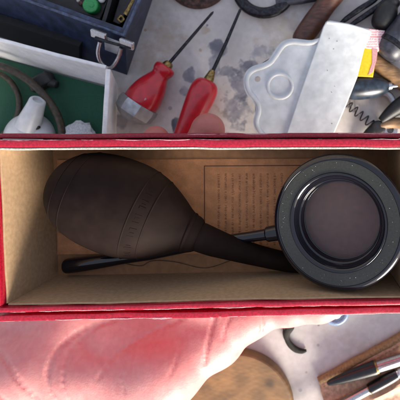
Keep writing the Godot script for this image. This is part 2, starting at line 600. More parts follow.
func disc_texture(size: int) -> ImageTexture:     # sawn wood: straight bands bent round a knot
	var im := Image.create(size, size, false, Image.FORMAT_RGB8)
	for y in size:
		for x in size:
			var u := float(x) / size; var v := float(y) / size
			var bend := wob.get_noise_2d(u * 90, v * 90) * 0.06 + 0.05 * exp(-(pow(u - 0.75, 2) + pow(v - 0.3, 2)) * 60)
			var g := sin((v + u * 0.35 + bend) * 130.0) * 0.5 + 0.5
			var fine := wob.get_noise_2d(u * 250 + v * 700, v * 1800 - u * 600)
			var t := 0.62 + 0.03 * g + fine * 0.05 + wob.get_noise_2d(u * 200, v * 200 + 400) * 0.16
			t *= 1.0 - 0.45 * exp(-(pow(u - 0.78, 2) + pow(v - 0.28, 2)) * 500)
			im.set_pixel(x, y, Color(0.74 * t, 0.56 * t, 0.35 * t))
	return ImageTexture.create_from_image(im)


# ------------------------------------------------------------------ smooth bodies (surface nets)
var bones := []
var creases := []

func bone(a: Vector3, b: Vector3, ra: float, rb: float) -> void:
	bones.append([a, b, ra, rb, b - a, maxf((b - a).length_squared(), 1e-9)])


func field(p: Vector3, near: Array, blend: float, lines := []) -> float:
	var d := 1.0
	for q in near:
		var t := clampf((p - q[0]).dot(q[4]) / q[5], 0.0, 1.0)
		var e := p.distance_to(q[0] + q[4] * t) - lerpf(q[2], q[3], t)
		var h := maxf(blend - absf(d - e), 0.0) / blend
		d = minf(d, e) - h * h * blend * 0.25
	for c in lines:
		var dd := p.distance_to(c[0] + c[3] * clampf((p - c[0]).dot(c[3]) / c[4], 0.0, 1.0))
		if dd < c[2] * 2.5:
			d += c[5] * exp(-dd * dd / (c[2] * c[2]))
	return d


func nets(cell: float, blend: float) -> Geo:
	var lo := Vector3.INF; var hi := -Vector3.INF
	for q in bones:
		for e in 2:
			lo = lo.min(q[e] - Vector3.ONE * (q[2 + e] + 0.009)); hi = hi.max(q[e] + Vector3.ONE * (q[2 + e] + 0.009))
	var B := 5
	var bs := cell * B
	var nb := Vector3i(((hi - lo) / bs).ceil())
	var values := {}      # grid point -> distance
	var cells := {}       # cell -> vertex
	var g := Geo.new()
	var todo := []
	for bz in nb.z:
		for by in nb.y:
			for bx in nb.x:
				var mid := lo + Vector3(bx + 0.5, by + 0.5, bz + 0.5) * bs
				var near := []
				for q in bones:
					var t := clampf((mid - q[0]).dot(q[4]) / q[5], 0.0, 1.0)
					if mid.distance_to(q[0] + q[4] * t) - lerpf(q[2], q[3], t) < bs * 0.87 + blend * 2.5:
						near.append(q)
				if near.is_empty():
					continue
				if absf(field(mid, near, blend)) > bs * 0.95 + 0.004:
					continue
				var lines := []
				for c in creases:
					if mid.distance_to(c[0] + c[3] * clampf((mid - c[0]).dot(c[3]) / c[4], 0.0, 1.0)) < bs * 0.87 + c[2] * 2.5:
						lines.append(c)
				todo.append([Vector3i(bx, by, bz), near, lines])
	var stride := nb.x * B + 2
	var plane := stride * (nb.y * B + 2)
	var near_of := {}
	for job in todo:
		var o: Vector3i = job[0] * B
		for z in B + 1:
			for y in B + 1:
				for x in B + 1:
					var key: int = (o.x + x) + (o.y + y) * stride + (o.z + z) * plane
					if not values.has(key):
						values[key] = field(lo + Vector3(o.x + x, o.y + y, o.z + z) * cell, job[1], blend, job[2])
	var corner := [Vector3(0, 0, 0), Vector3(1, 0, 0), Vector3(0, 1, 0), Vector3(1, 1, 0), Vector3(0, 0, 1), Vector3(1, 0, 1), Vector3(0, 1, 1), Vector3(1, 1, 1)]
	var off := [0, 1, stride, stride + 1, plane, plane + 1, plane + stride, plane + stride + 1]
	var edges := [[0, 1], [2, 3], [4, 5], [6, 7], [0, 2], [1, 3], [4, 6], [5, 7], [0, 4], [1, 5], [2, 6], [3, 7]]
	for job in todo:
		var o: Vector3i = job[0] * B
		for z in B:
			for y in B:
				for x in B:
					var key: int = (o.x + x) + (o.y + y) * stride + (o.z + z) * plane
					var d := PackedFloat32Array()
					var inside := 0
					for k in 8:
						var w: float = values[key + off[k]]
						d.append(w)
						inside += int(w < 0)
					if inside == 0 or inside == 8:
						continue
					var s := Vector3.ZERO; var n := 0
					for e in edges:
						var a: float = d[e[0]]; var b: float = d[e[1]]
						if (a < 0) != (b < 0):
							s += corner[e[0]].lerp(corner[e[1]], a / (a - b)); n += 1
					var grad := Vector3(d[1] - d[0] + d[3] - d[2] + d[5] - d[4] + d[7] - d[6], d[2] - d[0] + d[3] - d[1] + d[6] - d[4] + d[7] - d[5], d[4] - d[0] + d[5] - d[1] + d[6] - d[2] + d[7] - d[3])
					cells[key] = g.add(lo + (Vector3(o.x + x, o.y + y, o.z + z) + s / n) * cell)
					g.n.append(grad.normalized())
	var steps := [1, stride, plane]
	for key in cells:
		var v0: float = values[key]
		for axis in 3:
			var v1: float = values[key + steps[axis]]
			if (v0 < 0) == (v1 < 0):
				continue
			var u: int = steps[(axis + 1) % 3]; var w: int = steps[(axis + 2) % 3]
			if not (cells.has(key - u) and cells.has(key - w) and cells.has(key - u - w)):
				continue
			if v0 < 0:
				g.quad(cells[key - u - w], cells[key - w], cells[key], cells[key - u])
			else:
				g.quad(cells[key - u - w], cells[key - u], cells[key], cells[key - w])
	return g


# ------------------------------------------------------------------ the scene
func _ready() -> void:
	rng.seed = 20
	wob.seed = 9; wob.frequency = 0.02; wob.fractal_octaves = 3
	set_view()
	make_materials()
	build_table()
	build_red_box()
	build_bulb()
	build_magnifier()
	build_hand()
	build_case()
	build_white_box()
	build_awls()
	build_plate()
	build_tools()
	build_lower_things()


func set_view() -> void:
	var cam := Camera3D.new()
	cam.name = "camera"
	cam.position = Vector3(0, EYE_H, 0)
	cam.rotation_degrees = Vector3(-90, 0, 0)
	cam.projection = Camera3D.PROJECTION_FRUSTUM
	cam.near = 0.02
	cam.far = 20.0
	cam.size = cam.near * 400.0 / LENS
	cam.frustum_offset = Vector2(200 - AXIS.x, AXIS.y - 200) / LENS * cam.near
	var at := CameraAttributesPhysical.new()
	at.frustum_focal_length = 4.3
	at.exposure_aperture = 1.9
	at.frustum_focus_distance = 0.235
	at.frustum_near = cam.near
	at.frustum_far = cam.far
	cam.attributes = at
	add_child(cam)
	cam.current = true
	var sky := ProceduralSkyMaterial.new()
	sky.sky_top_color = Color(0.76, 0.79, 0.88)
	sky.sky_horizon_color = Color(0.94, 0.93, 0.93)
	sky.ground_bottom_color = Color(0.35, 0.33, 0.31)
	sky.ground_horizon_color = Color(0.5, 0.48, 0.45)
	sky.sky_energy_multiplier = 0.8
	sky.ground_energy_multiplier = 0.5
	var e := Environment.new()
	e.background_mode = Environment.BG_SKY
	e.sky = Sky.new()
	e.sky.sky_material = sky
	e.tonemap_mode = Environment.TONE_MAPPER_LINEAR
	e.tonemap_exposure = 2.0
	e.sdfgi_enabled = true
	e.ssao_enabled = true
	e.ssil_enabled = true
	var we := WorldEnvironment.new()
	we.name = "daylight"
	we.environment = e
	add_child(we)
	var sun := DirectionalLight3D.new()
	sun.name = "sun"
	sun.light_color = Color(1.0, 0.96, 0.91)
	sun.light_energy = 1.6
	sun.light_angular_distance = 27.0
	sun.shadow_enabled = true
	add_child(sun)
	sun.look_at_from_position(Vector3(0.45, 0.33, 0.83), Vector3.ZERO, Vector3.UP)


func build_table() -> void:
	var span := 0.42
	var org := Vector2(-0.29, -0.16)
	var m := StandardMaterial3D.new()
	m.resource_name = "painted_table"
	m.albedo_color = Color(0.925, 0.92, 0.915)
	m.albedo_texture = table_texture(1400, span, org)
	m.roughness = 0.55
	m.heightmap_enabled = true
	m.heightmap_texture = noise_tex("dent", 62, 0.015, 0.0, 1.0, 3)
	m.heightmap_scale = 0.01
	var g := Geo.new()
	var x0 := -0.75; var x1 := 0.65; var z0 := -0.6; var z1 := 0.7
	for p in [[x0, z0], [x1, z0], [x1, z1], [x0, z1]]:
		g.add(Vector3(p[0], 0, p[1]), (Vector2(p[0], p[1]) - org) / span)
	for p in [[x0, z0], [x1, z0], [x1, z1], [x0, z1]]:
		g.add(Vector3(p[0], -0.03, p[1]), (Vector2(p[0], p[1]) - org) / span + Vector2(0.03, 0.03))
	g.quad(0, 3, 2, 1); g.quad(4, 5, 6, 7)
	for k in 4:
		var t := (k + 1) % 4
		g.quad(k, t, t + 4, k + 4)
	var o := obj("table_top", g.orient(), m)
	tag(o, "pale painted table top stained with grey ink blots under all the things", "table")
	o.set_meta("kind", "structure")


# the box: inner corners of the rim, in the order far left, far right, near right, near left
const RIM_H := 0.11
const FLOOR_H := 0.062

func rim_corners() -> PackedVector3Array:
	return spots([[-2, 150, RIM_H], [406, 149, RIM_H], [406, 297, RIM_H], [5, 305, RIM_H]])


func build_red_box() -> void:
	var c := rim_corners()
	var mid := (c[0] + c[1] + c[2] + c[3]) / 4
	var box := thing("cardboard_box", "open red cardboard box with tan lining, held above the table", "box", Vector3(mid.x, 0.0585, mid.z))
	var lid := thing("box_lid", "red lid with worn edges and painted pale highlights, nested under the open box", "box lid", Vector3(mid.x, 0.0575, mid.z))
	var outs := [Vector3.FORWARD, Vector3.RIGHT, Vector3.BACK, Vector3.LEFT]
	var lining := 0.0012
	for k in 4:
		var a := c[k]; var b := c[(k + 1) % 4]
		var along := (b - a).normalized()
		var out := Vector3(along.z, 0, -along.x)
		var is_long := k % 2 == 0
		var thick := 0.0052 if k == 0 else 0.0040
		var ext := thick if is_long else -0.0001
		var w := obj("wall", board(a - along * ext + out * lining, b + along * ext + out * lining, out, thick - lining, 0.0605, RIM_H + (0.0 if k != 3 else 0.0012), 0.0009, 0.00035), mats.red_paper, box)
		var ext2 := 0.0
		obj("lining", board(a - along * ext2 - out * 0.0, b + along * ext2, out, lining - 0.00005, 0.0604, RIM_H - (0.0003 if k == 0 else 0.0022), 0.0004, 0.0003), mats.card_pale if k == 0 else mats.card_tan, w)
		# worn upper outer edge, with its sun highlight painted in pale pink
		if k != 1:
			var ea := a - along * ext + out * (thick - 0.0004); var eb := b + along * ext + out * (thick - 0.0004)
			ea.y = RIM_H - 0.0004; eb.y = RIM_H - 0.0004
			obj("worn_lit_edge", worn(ea, eb, 0.00023, 260, [], 10.0 + k * 7), mats.card_worn_lit, w)
		# the lid's wall
		var gap: float = thick + [0.0003, 0.0012, 0.0034, 0.0012][k]
		var lt: float = [0.0026, 0.0030, 0.0034, 0.0030][k]
		var e3 := gap + lt if is_long else gap - 0.0001
		var top := RIM_H - (0.0035 if k == 0 else 0.006)
		var lw := obj("wall", board(a - along * e3 + out * gap, b + along * e3 + out * gap, out, lt, 0.0602, top, 0.0008, 0.0004), mats.red_dark_paper if k == 0 else mats.red_paper, lid)
		if k != 1:
			var la := a - along * e3 + out * (gap + lt - 0.0004); var lb := b + along * e3 + out * (gap + lt - 0.0004)
			la.y = top - 0.0003; lb.y = la.y
			var patches := [[0.5, 0.015, 1.0], [0.615, 0.02, 1.3], [0.2, 0.06, 0.8], [0.72, 0.012, 0.9]] if k == 2 else []
			obj("worn_lit_edge", worn(la, lb, 0.00027 if k else 0.0002, 300, patches, 60.0 + k * 9), mats.card_worn_lit, lw)  # pale strip: worn card and painted sun highlight together
	var fx := Vector3(c[0].x - 0.001, 0, 0)
	var g := plate(PackedVector2Array([Vector2(c[0].x - 0.003, c[0].z - 0.003), Vector2(c[1].x + 0.003, c[1].z - 0.003), Vector2(c[2].x + 0.003, c[2].z + 0.003), Vector2(c[3].x - 0.003, c[3].z + 0.003)]), 0.0606, FLOOR_H, 0.0001)
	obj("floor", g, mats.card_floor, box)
	var e := 0.0072
	var e_near := 0.0104
	obj("lid_panel", plate(PackedVector2Array([Vector2(c[0].x - e, c[0].z - e), Vector2(c[1].x + e, c[1].z - e), Vector2(c[2].x + e, c[2].z + e_near), Vector2(c[3].x - e, c[3].z + e_near)]), 0.0582, 0.0601, 0.0002), mats.red_paper, lid)
	# printed leaflet on the floor, its far edge curling a little up
	var lg := Geo.new()
	var n := 24; var mz := 10
	var p0 := spot(58, 160, FLOOR_H); var p1 := spot(334, 254, FLOOR_H)
	for side in 2:
		for q in mz + 1:
			for k in n + 1:
				var u := float(k) / n; var v := float(q) / mz
				var y := FLOOR_H + 0.0004 + 0.0006 * pow(absf(v - 0.5) * 2, 3) + wob.get_noise_2d(u * 60, v * 40) * 0.0004 - side * 0.0002
				lg.add(Vector3(lerpf(p0.x, p1.x, u), y, lerpf(p0.z, p1.z, v) - 0.001 * u), Vector2(u, v))
	var half := (n + 1) * (mz + 1)
	for q in mz:
		for k in n:
			var i0 := q * (n + 1) + k
			lg.quad(i0, i0 + n + 1, i0 + n + 2, i0 + 1)
			lg.quad(half + i0, half + i0 + 1, half + i0 + n + 2, half + i0 + n + 1)
	var pm := StandardMaterial3D.new()
	pm.resource_name = "printed_paper"
	pm.albedo_color = Color(0.82, 0.77, 0.72)
	pm.albedo_texture = leaflet_texture(1500, 540)
	pm.roughness = 0.8
	var lo := obj("leaflet", lg, pm)
	tag(lo, "browned paper leaflet with small sideways print lying on the box floor", "leaflet")
	# a hair-thin wire on the floor near the front wall
	var wp := spline(spots([[118, 262, 0.0626], [140, 266, 0.0632], [152, 261, 0.0635], [175, 262, 0.0632], [205, 268, 0.0628], [232, 260, 0.0626]]), 8)
	tag(obj("thread", sweep(wp, [0.00018, 0.00018], 6), mats.cable), "thin dark thread lying along the near side of the box floor", "thread")


func build_bulb() -> void:
	var a := spot(52, 180.5, 0.0882); var b := spot(203, 238, 0.0845)
	var dirv := (b - a).normalized()
	var bulb := thing("rubber_bulb", "black rubber squeeze bulb with a tapering nozzle lying in the red box", "air blower", Vector3((a.x + b.x) / 2, FLOOR_H, (a.z + b.z) / 2))
	var prof := smooth_profile([[0, 0], [0.6, 5.6], [2.3, 10.7], [5.6, 15.4], [11.2, 20.2], [18.6, 23.7], [28, 25.8], [39, 26.5], [48.5, 25.9], [57.7, 23.5], [65, 20.1], [71.5, 16.2], [76.5, 12.8], [80, 11.0], [83, 10.3], [85, 9.4], [86, 8.4]], 4)
	obj("bulb", lathe(a, b, prof, 72, 0.97), mats.rubber, bulb)
	var radius := func(t: float) -> float:
		for q in prof.size() - 1:
			if prof[q + 1][0] >= t:
				return lerpf(prof[q][1], prof[q + 1][1], (t - prof[q][0]) / maxf(prof[q + 1][0] - prof[q][0], 1e-6))
		return 8.0
	# raised seams round the bulb
	for s in [11.0, 18.0, 52.0, 60.5]:
		var ring := []
		for q in [[-0.55, -0.4], [-0.25, 0.22], [0.0, 0.32], [0.25, 0.22], [0.55, -0.4]]:
			ring.append([s + q[0], radius.call(s + q[0]) + q[1]])
		obj("moulded_ridge", lathe(a, b, ring, 72, 0.97, 0.0, false), mats.rubber, bulb)
	# moulded marks between the two lower ridges
	var side := dirv.cross(Vector3.UP).normalized(); var top := side.cross(dirv).normalized()
	var marks := Geo.new()
	for m in 26:
		if m % 9 == 8 or m % 4 == 1:
			continue
		var ang := deg_to_rad(30 + m * 4.6)
		var rad := side * cos(ang) + top * sin(ang) * 0.97
		var tang := (-side * sin(ang) + top * cos(ang)).normalized()
		var fall := (dirv - rad.normalized() * 0.30).normalized()
		var bs := Basis(tang, fall.cross(tang).normalized() * signf(fall.cross(tang).dot(rad)), fall)
		var p: Vector3 = a + dirv * 0.0563 + rad * (radius.call(56.3) * 0.001 + 0.00005)
		marks.join(block(p + dirv * rng.randf_range(-0.0002, 0.0002), Vector3(0.0005 if m % 3 else 0.0014, 0.00016, 0.0034 - 0.0012 * (m % 2)), 0.00008, bs, 1))
	obj("moulded_marks", marks, mats.rubber, bulb)
	# collar and nozzle
	var np := spline(spots([[186, 231.6, 0.0851], [201, 237.4, 0.0845], [214, 242.5, 0.0815], [234, 249, 0.0765], [260, 256, 0.0715], [286, 262, 0.0690], [300, 265, 0.068]]), 6)
	obj("nozzle", sweep(np, [0.0070, 0.0082, 0.0078, 0.0068, 0.0061, 0.0057, 0.0046], 28), mats.rubber, bulb)
	obj("collar", lathe(a + dirv * 0.079, b, [[0, 10.6], [0.3, 11.3], [0.9, 11.5], [1.8, 11.1], [2.4, 10.2]], 48, 1.0, 0.0, false), mats.rubber, bulb)


func build_magnifier() -> void:
	# it leans on its handle, so that the rim faces a little to the left
	var c := spot(336.5, 223, 0.1045)
	var lean := deg_to_rad(19)
	var down := Vector3(sin(lean), -cos(lean), 0)
	var right := Vector3(cos(lean), sin(lean), 0)
	var t := thing("magnifier", "round black magnifier with a thick glossy rim and long handle, in the red box", "magnifier", Vector3(c.x, FLOOR_H, c.z))
	var e := c + down
	# profiles are measured downwards from the rim's top
	obj("rim", lathe(c, e, smooth_profile([[13.0, 28.0], [12.6, 31.0], [11.0, 32.8], [7.0, 34.0], [5.4, 35.0], [3.4, 35.5], [1.8, 35.2], [0.7, 34.3], [0.0, 32.8], [0.25, 32.4], [1.6, 32.3]], 3), 96, 1.0, 0.0, false), mats.gloss_black, t)
	obj("face", lathe(c, e, [[1.0, 32.4], [0.3, 32.3], [0.22, 31.8], [0.9, 26.2], [1.3, 25.7], [2.0, 25.6]], 96, 1.0, 0.0, false), mats.loupe_face, t)
	obj("inner_bevel", lathe(c, e, smooth_profile([[1.8, 25.9], [0.6, 25.8], [0.2, 25.3], [0.4, 24.7], [1.2, 23.9], [2.4, 23.2], [4.4, 22.5], [5.2, 22.2], [5.6, 21.6], [6.4, 21.2], [9.0, 20.9], [9.4, 20.4]], 3), 96, 1.0, 0.0, false), mats.gloss_black, t)
	obj("barrel", lathe(c, e, [[12.5, 31.0], [14, 29.2], [17, 27.6], [26, 25.6], [35.0, 24.4], [35.6, 23.6], [35.2, 22.6], [13.0, 22.6], [12.6, 21.6], [12.2, 20.8]], 72, 1.0, 0.0, false), mats.inner_black, t)
	obj("added_dark_disc", lathe(c + down * 0.019, e + down, [[0, 22.5], [1.0, 22.5]], 72), mats.lens_darkening, t)  # disc added inside the barrel to darken the view through the lens
	# the lens, both faces bulging
	var lens := []
	var R := 20.8
	for k in 15:
		var r := R * k / 14.0
		lens.append([7.2 + 2.4 * r * r / (R * R), r])
	for k in range(14, -1, -1):
		var r := R * k / 14.0
		lens.append([12.6 - 2.4 * r * r / (R * R), r])
	obj("lens", lathe(c, e, lens, 72), mats.glass, t)
	# dust specks on the face
	var specks := Geo.new()
	for k in 60:
		var a := rng.randf() * TAU
		var r := rng.randf_range(27.8, 31.8) * 0.001
		var s := rng.randf_range(0.00008, 0.00022)
		specks.join(block(c + (right * cos(a) + Vector3.BACK * sin(a)) * r - down * -0.00035, Vector3(s * rng.randf_range(1, 2.2), s, s), s * 0.4, Basis(Vector3.UP, a), 1))
	obj("dust", specks, mats.dust, t).set_meta("kind", "stuff")
	# handle: a thin shank from the barrel, under the bulb, to a thicker grip
	var hp := spline(spots([[300, 229, 0.0815], [262, 235, 0.0775], [228, 240, 0.0735], [190, 247, 0.0695], [150, 255, 0.0668]]), 6)
	obj("shank", sweep(hp, [0.0048, 0.0034, 0.0030, 0.0030, 0.0029, 0.0029, 0.0030], 20), mats.gloss_black, t)
	var g0 := spot(153, 254.6, 0.0668); var g1 := spot(64, 266.5, 0.0668)
	var L := g0.distance_to(g1) * 1000.0
	obj("grip", lathe(g0, g1, smooth_profile([[0, 2.6], [1, 3.0], [L * 0.3, 3.2], [L * 0.55, 3.9], [L * 0.8, 4.4], [L - 3, 4.4], [L - 1.2, 4.1], [L - 0.3, 3.2], [L, 0]], 4), 32), mats.gloss_black, t)
	obj("socket", lathe(spot(284, 231.5, 0.0800), spot(262, 235, 0.0775), [[0, 3.6], [0.4, 4.6], [9.5, 4.4], [10.5, 3.9], [11, 3.0]], 32), mats.gloss_black, t)


func build_hand() -> void:
	var P := func(x, y, h): return spot(x, y, h)
	var wrist: Vector3 = P.call(34, 478, 0.034); var arm: Vector3 = P.call(-60, 640, 0.034)
	var heel: Vector3 = P.call(163, 370, 0.0520); var hyp: Vector3 = P.call(216, 338, 0.0420)
	var thenar: Vector3 = P.call(22, 376, 0.0510); var th_mcp: Vector3 = P.call(-30, 326, 0.041)
	var mid: Vector3 = P.call(120, 340, 0.0405)
	var mcp := [P.call(112, 290, 0.0405), P.call(158, 284, 0.040), P.call(205, 294, 0.040), P.call(246, 315, 0.0415)]
	bone(arm, wrist, 0.030, 0.026)
	bone(wrist, heel, 0.026, 0.0215); bone(wrist, thenar, 0.026, 0.022); bone(heel, thenar, 0.019, 0.020); bone(heel, hyp, 0.0215, 0.0155)
	bone(hyp, mcp[3], 0.0155, 0.0120); bone(thenar, th_mcp, 0.021, 0.0155); bone(th_mcp, mcp[0], 0.0145, 0.0125); bone(thenar, mcp[0], 0.018, 0.0135)
	bone(mid, heel, 0.014, 0.018); bone(mid, thenar, 0.014, 0.018); bone(mid, hyp, 0.014, 0.0145)
	for k in 4:
		bone(mid, mcp[k], 0.0140, [0.0135, 0.0135, 0.013, 0.012][k])
		if k:
			bone(mcp[k - 1], mcp[k], 0.0132, 0.0128)
	var fingers := [
		[mcp[0], P.call(135, 210, 0.0405), P.call(150, 165, 0.0415), P.call(156, 139, 0.0430), 0.0112, 0.0100, 0.0094, 0.0086],
		[mcp[1], P.call(184, 202, 0.0400), P.call(201, 154, 0.0410), P.call(208, 130, 0.0430), 0.0118, 0.0112, 0.0110, 0.0110],
		[mcp[2], P.call(246, 228, 0.0410), P.call(262, 190, 0.0420), P.call(270, 168, 0.0430), 0.0112, 0.0102, 0.0095, 0.0085],
		[mcp[3], P.call(290, 308, 0.0420), P.call(320, 306, 0.0435), P.call(338, 303, 0.0450), 0.0108, 0.0094, 0.0086, 0.0075],
		[th_mcp, P.call(-66, 292, 0.048), P.call(-78, 262, 0.055), P.call(-80, 250, 0.060), 0.0135, 0.0112, 0.0105, 0.009],
	]
	for f in fingers:
		for k in 3:
			bone(f[k], f[k + 1], f[4 + k], f[5 + k])
	var lines := [
		[[[-4, 352, 0.066], [8, 364, 0.070], [22, 380, 0.071], [36, 402, 0.073]], 0.0011, 0.0011],
		[[[-6, 385, 0.072], [6, 396, 0.073], [14, 412, 0.076]], 0.0011, 0.0009],
		[[[118, 318, 0.056], [84, 330, 0.058], [62, 345, 0.061], [50, 368, 0.066], [52, 388, 0.068], [64, 410, 0.069]], 0.0013, 0.0012],
		[[[98, 326, 0.056], [74, 348, 0.060], [68, 375, 0.064], [76, 400, 0.066]], 0.0010, 0.0006],
		[[[216, 314, 0.055], [212, 328, 0.056], [208, 345, 0.058], [206, 362, 0.059]], 0.0011, 0.0009],
		[[[232, 312, 0.055], [226, 326, 0.055], [224, 338, 0.055]], 0.0009, 0.0005],
		[[[185, 318, 0.056], [150, 332, 0.056], [120, 350, 0.059], [104, 372, 0.062]], 0.0011, 0.0006],
		[[[260, 312, 0.054], [263, 322, 0.052], [262, 330, 0.048]], 0.001, 0.0008],
		[[[182, 332, 0.056], [180, 352, 0.062], [172, 372, 0.068]], 0.0009, 0.0004],
		[[[140, 335, 0.057], [128, 360, 0.060], [130, 385, 0.066]], 0.0009, 0.0004],
	]
	var raw := []
	for l in lines:
		var p := spline(spots(l[0]), 4)
		for k in p.size() - 1:
			raw.append([p[k], p[k + 1], l[1] * 1.15, l[2] * 0.75])
	# creases lie on the skin: find the height of the skin under each point first
	for r in raw:
		for e in 2:
			var q: Vector3 = r[e]
			for it in 6:
				q.y -= field(q, bones, 0.010) * 0.9
			r[e] = q
	for r in raw:
		var d: Vector3 = r[1] - r[0]
		creases.append([r[0], r[1], r[2], d, maxf(d.length_squared(), 1e-9), r[3]])
	var g: Geo = nets(0.00125, 0.010)
	var mott := FastNoiseLite.new(); mott.seed = 33; mott.frequency = 0.03; mott.fractal_octaves = 4
	for p in g.v:
		var w := mott.get_noise_3d(p.x * 1500, p.y * 1500, p.z * 1500)
		var w2 := mott.get_noise_3d(p.x * 5000 + 80, p.y * 5000, p.z * 5000)
		var c := Color(0.69, 0.31, 0.285).lerp(Color(0.62, 0.195, 0.195), clampf(0.35 + w * 0.35, 0, 1)).lerp(Color(0.70, 0.40, 0.34), clampf(0.1 + w2 * 0.5, 0, 0.3))
		c = c.lerp(Color(0.40, 0.115, 0.085), 0.75 * smoothstep(0.02, -0.004, p.z))     # redder fingertip pads, darkened with the shade of the box painted in
		g.c.append(c)
	var t := thing("person", "bare left hand held palm up under the red box, fingertips showing beyond it", "person", Vector3(spot(120, 340, 0.02).x, 0.02, spot(120, 340, 0.02).z))
	obj("hand", g, mats.skin, t)


func hull(low: Array, h0: float, high: Array, h1: float, mat_: Material, called: String, parent: Node3D) -> void:
	var g := Geo.new()
	for a in low:
		g.add(spot(a[0], a[1], h0))
	for a in high:
		g.add(spot(a[0], a[1], h1))
	var n := low.size()
	for k in n:
		var t := (k + 1) % n
		g.quad(k, t, n + t, n + k)
	for k in range(1, n - 1):
		g.tri(0, k + 1, k); g.tri(n, n + k, n + k + 1)
	obj(called, g.orient(), mat_, parent, 20.0)


# a wall between two lines: outer foot a0-b0 at y 0, outer top a1-b1 at y h, thickness inwards
func slant_wall(a0: Vector3, b0: Vector3, a1: Vector3, b1: Vector3, thick: float) -> Geo:
	var along := (b1 - a1).normalized()
	var inw := Vector3(-along.z, 0, along.x)
	var g := Geo.new()
	var r := minf(0.0008, thick * 0.3)
	var n := 30
	for k in n + 1:
		var t := float(k) / n
		var f := a0.lerp(b0, t); var u := a1.lerp(b1, t)
		u += inw * wob.get_noise_3d(u.x * 900, 5, u.z * 900) * 0.0006
		u.y += wob.get_noise_3d(u.x * 900, 25, u.z * 900) * 0.0005
		var out := (u - f).normalized()
		for p in [f, u - out * r, u + inw * r * 0.4 - out * r * 0.3, u + inw * r, u + inw * (thick - r), u + inw * (thick - r * 0.4) - Vector3(0, r * 0.3, 0), u + inw * thick - out * r, f + inw * thick]:
			g.add(p, Vector2(t, p.y))
	for k in n:
		for s in 8:
			var t := (s + 1) % 8
			g.quad(k * 8 + s, k * 8 + t, (k + 1) * 8 + t, (k + 1) * 8 + s)
	for e in [0, n]:
		for s in range(1, 7):
			if e == 0:
				g.tri(0, s + 1, s)
			else:
				g.tri(e * 8, e * 8 + s, e * 8 + s + 1)
	return g.orient()


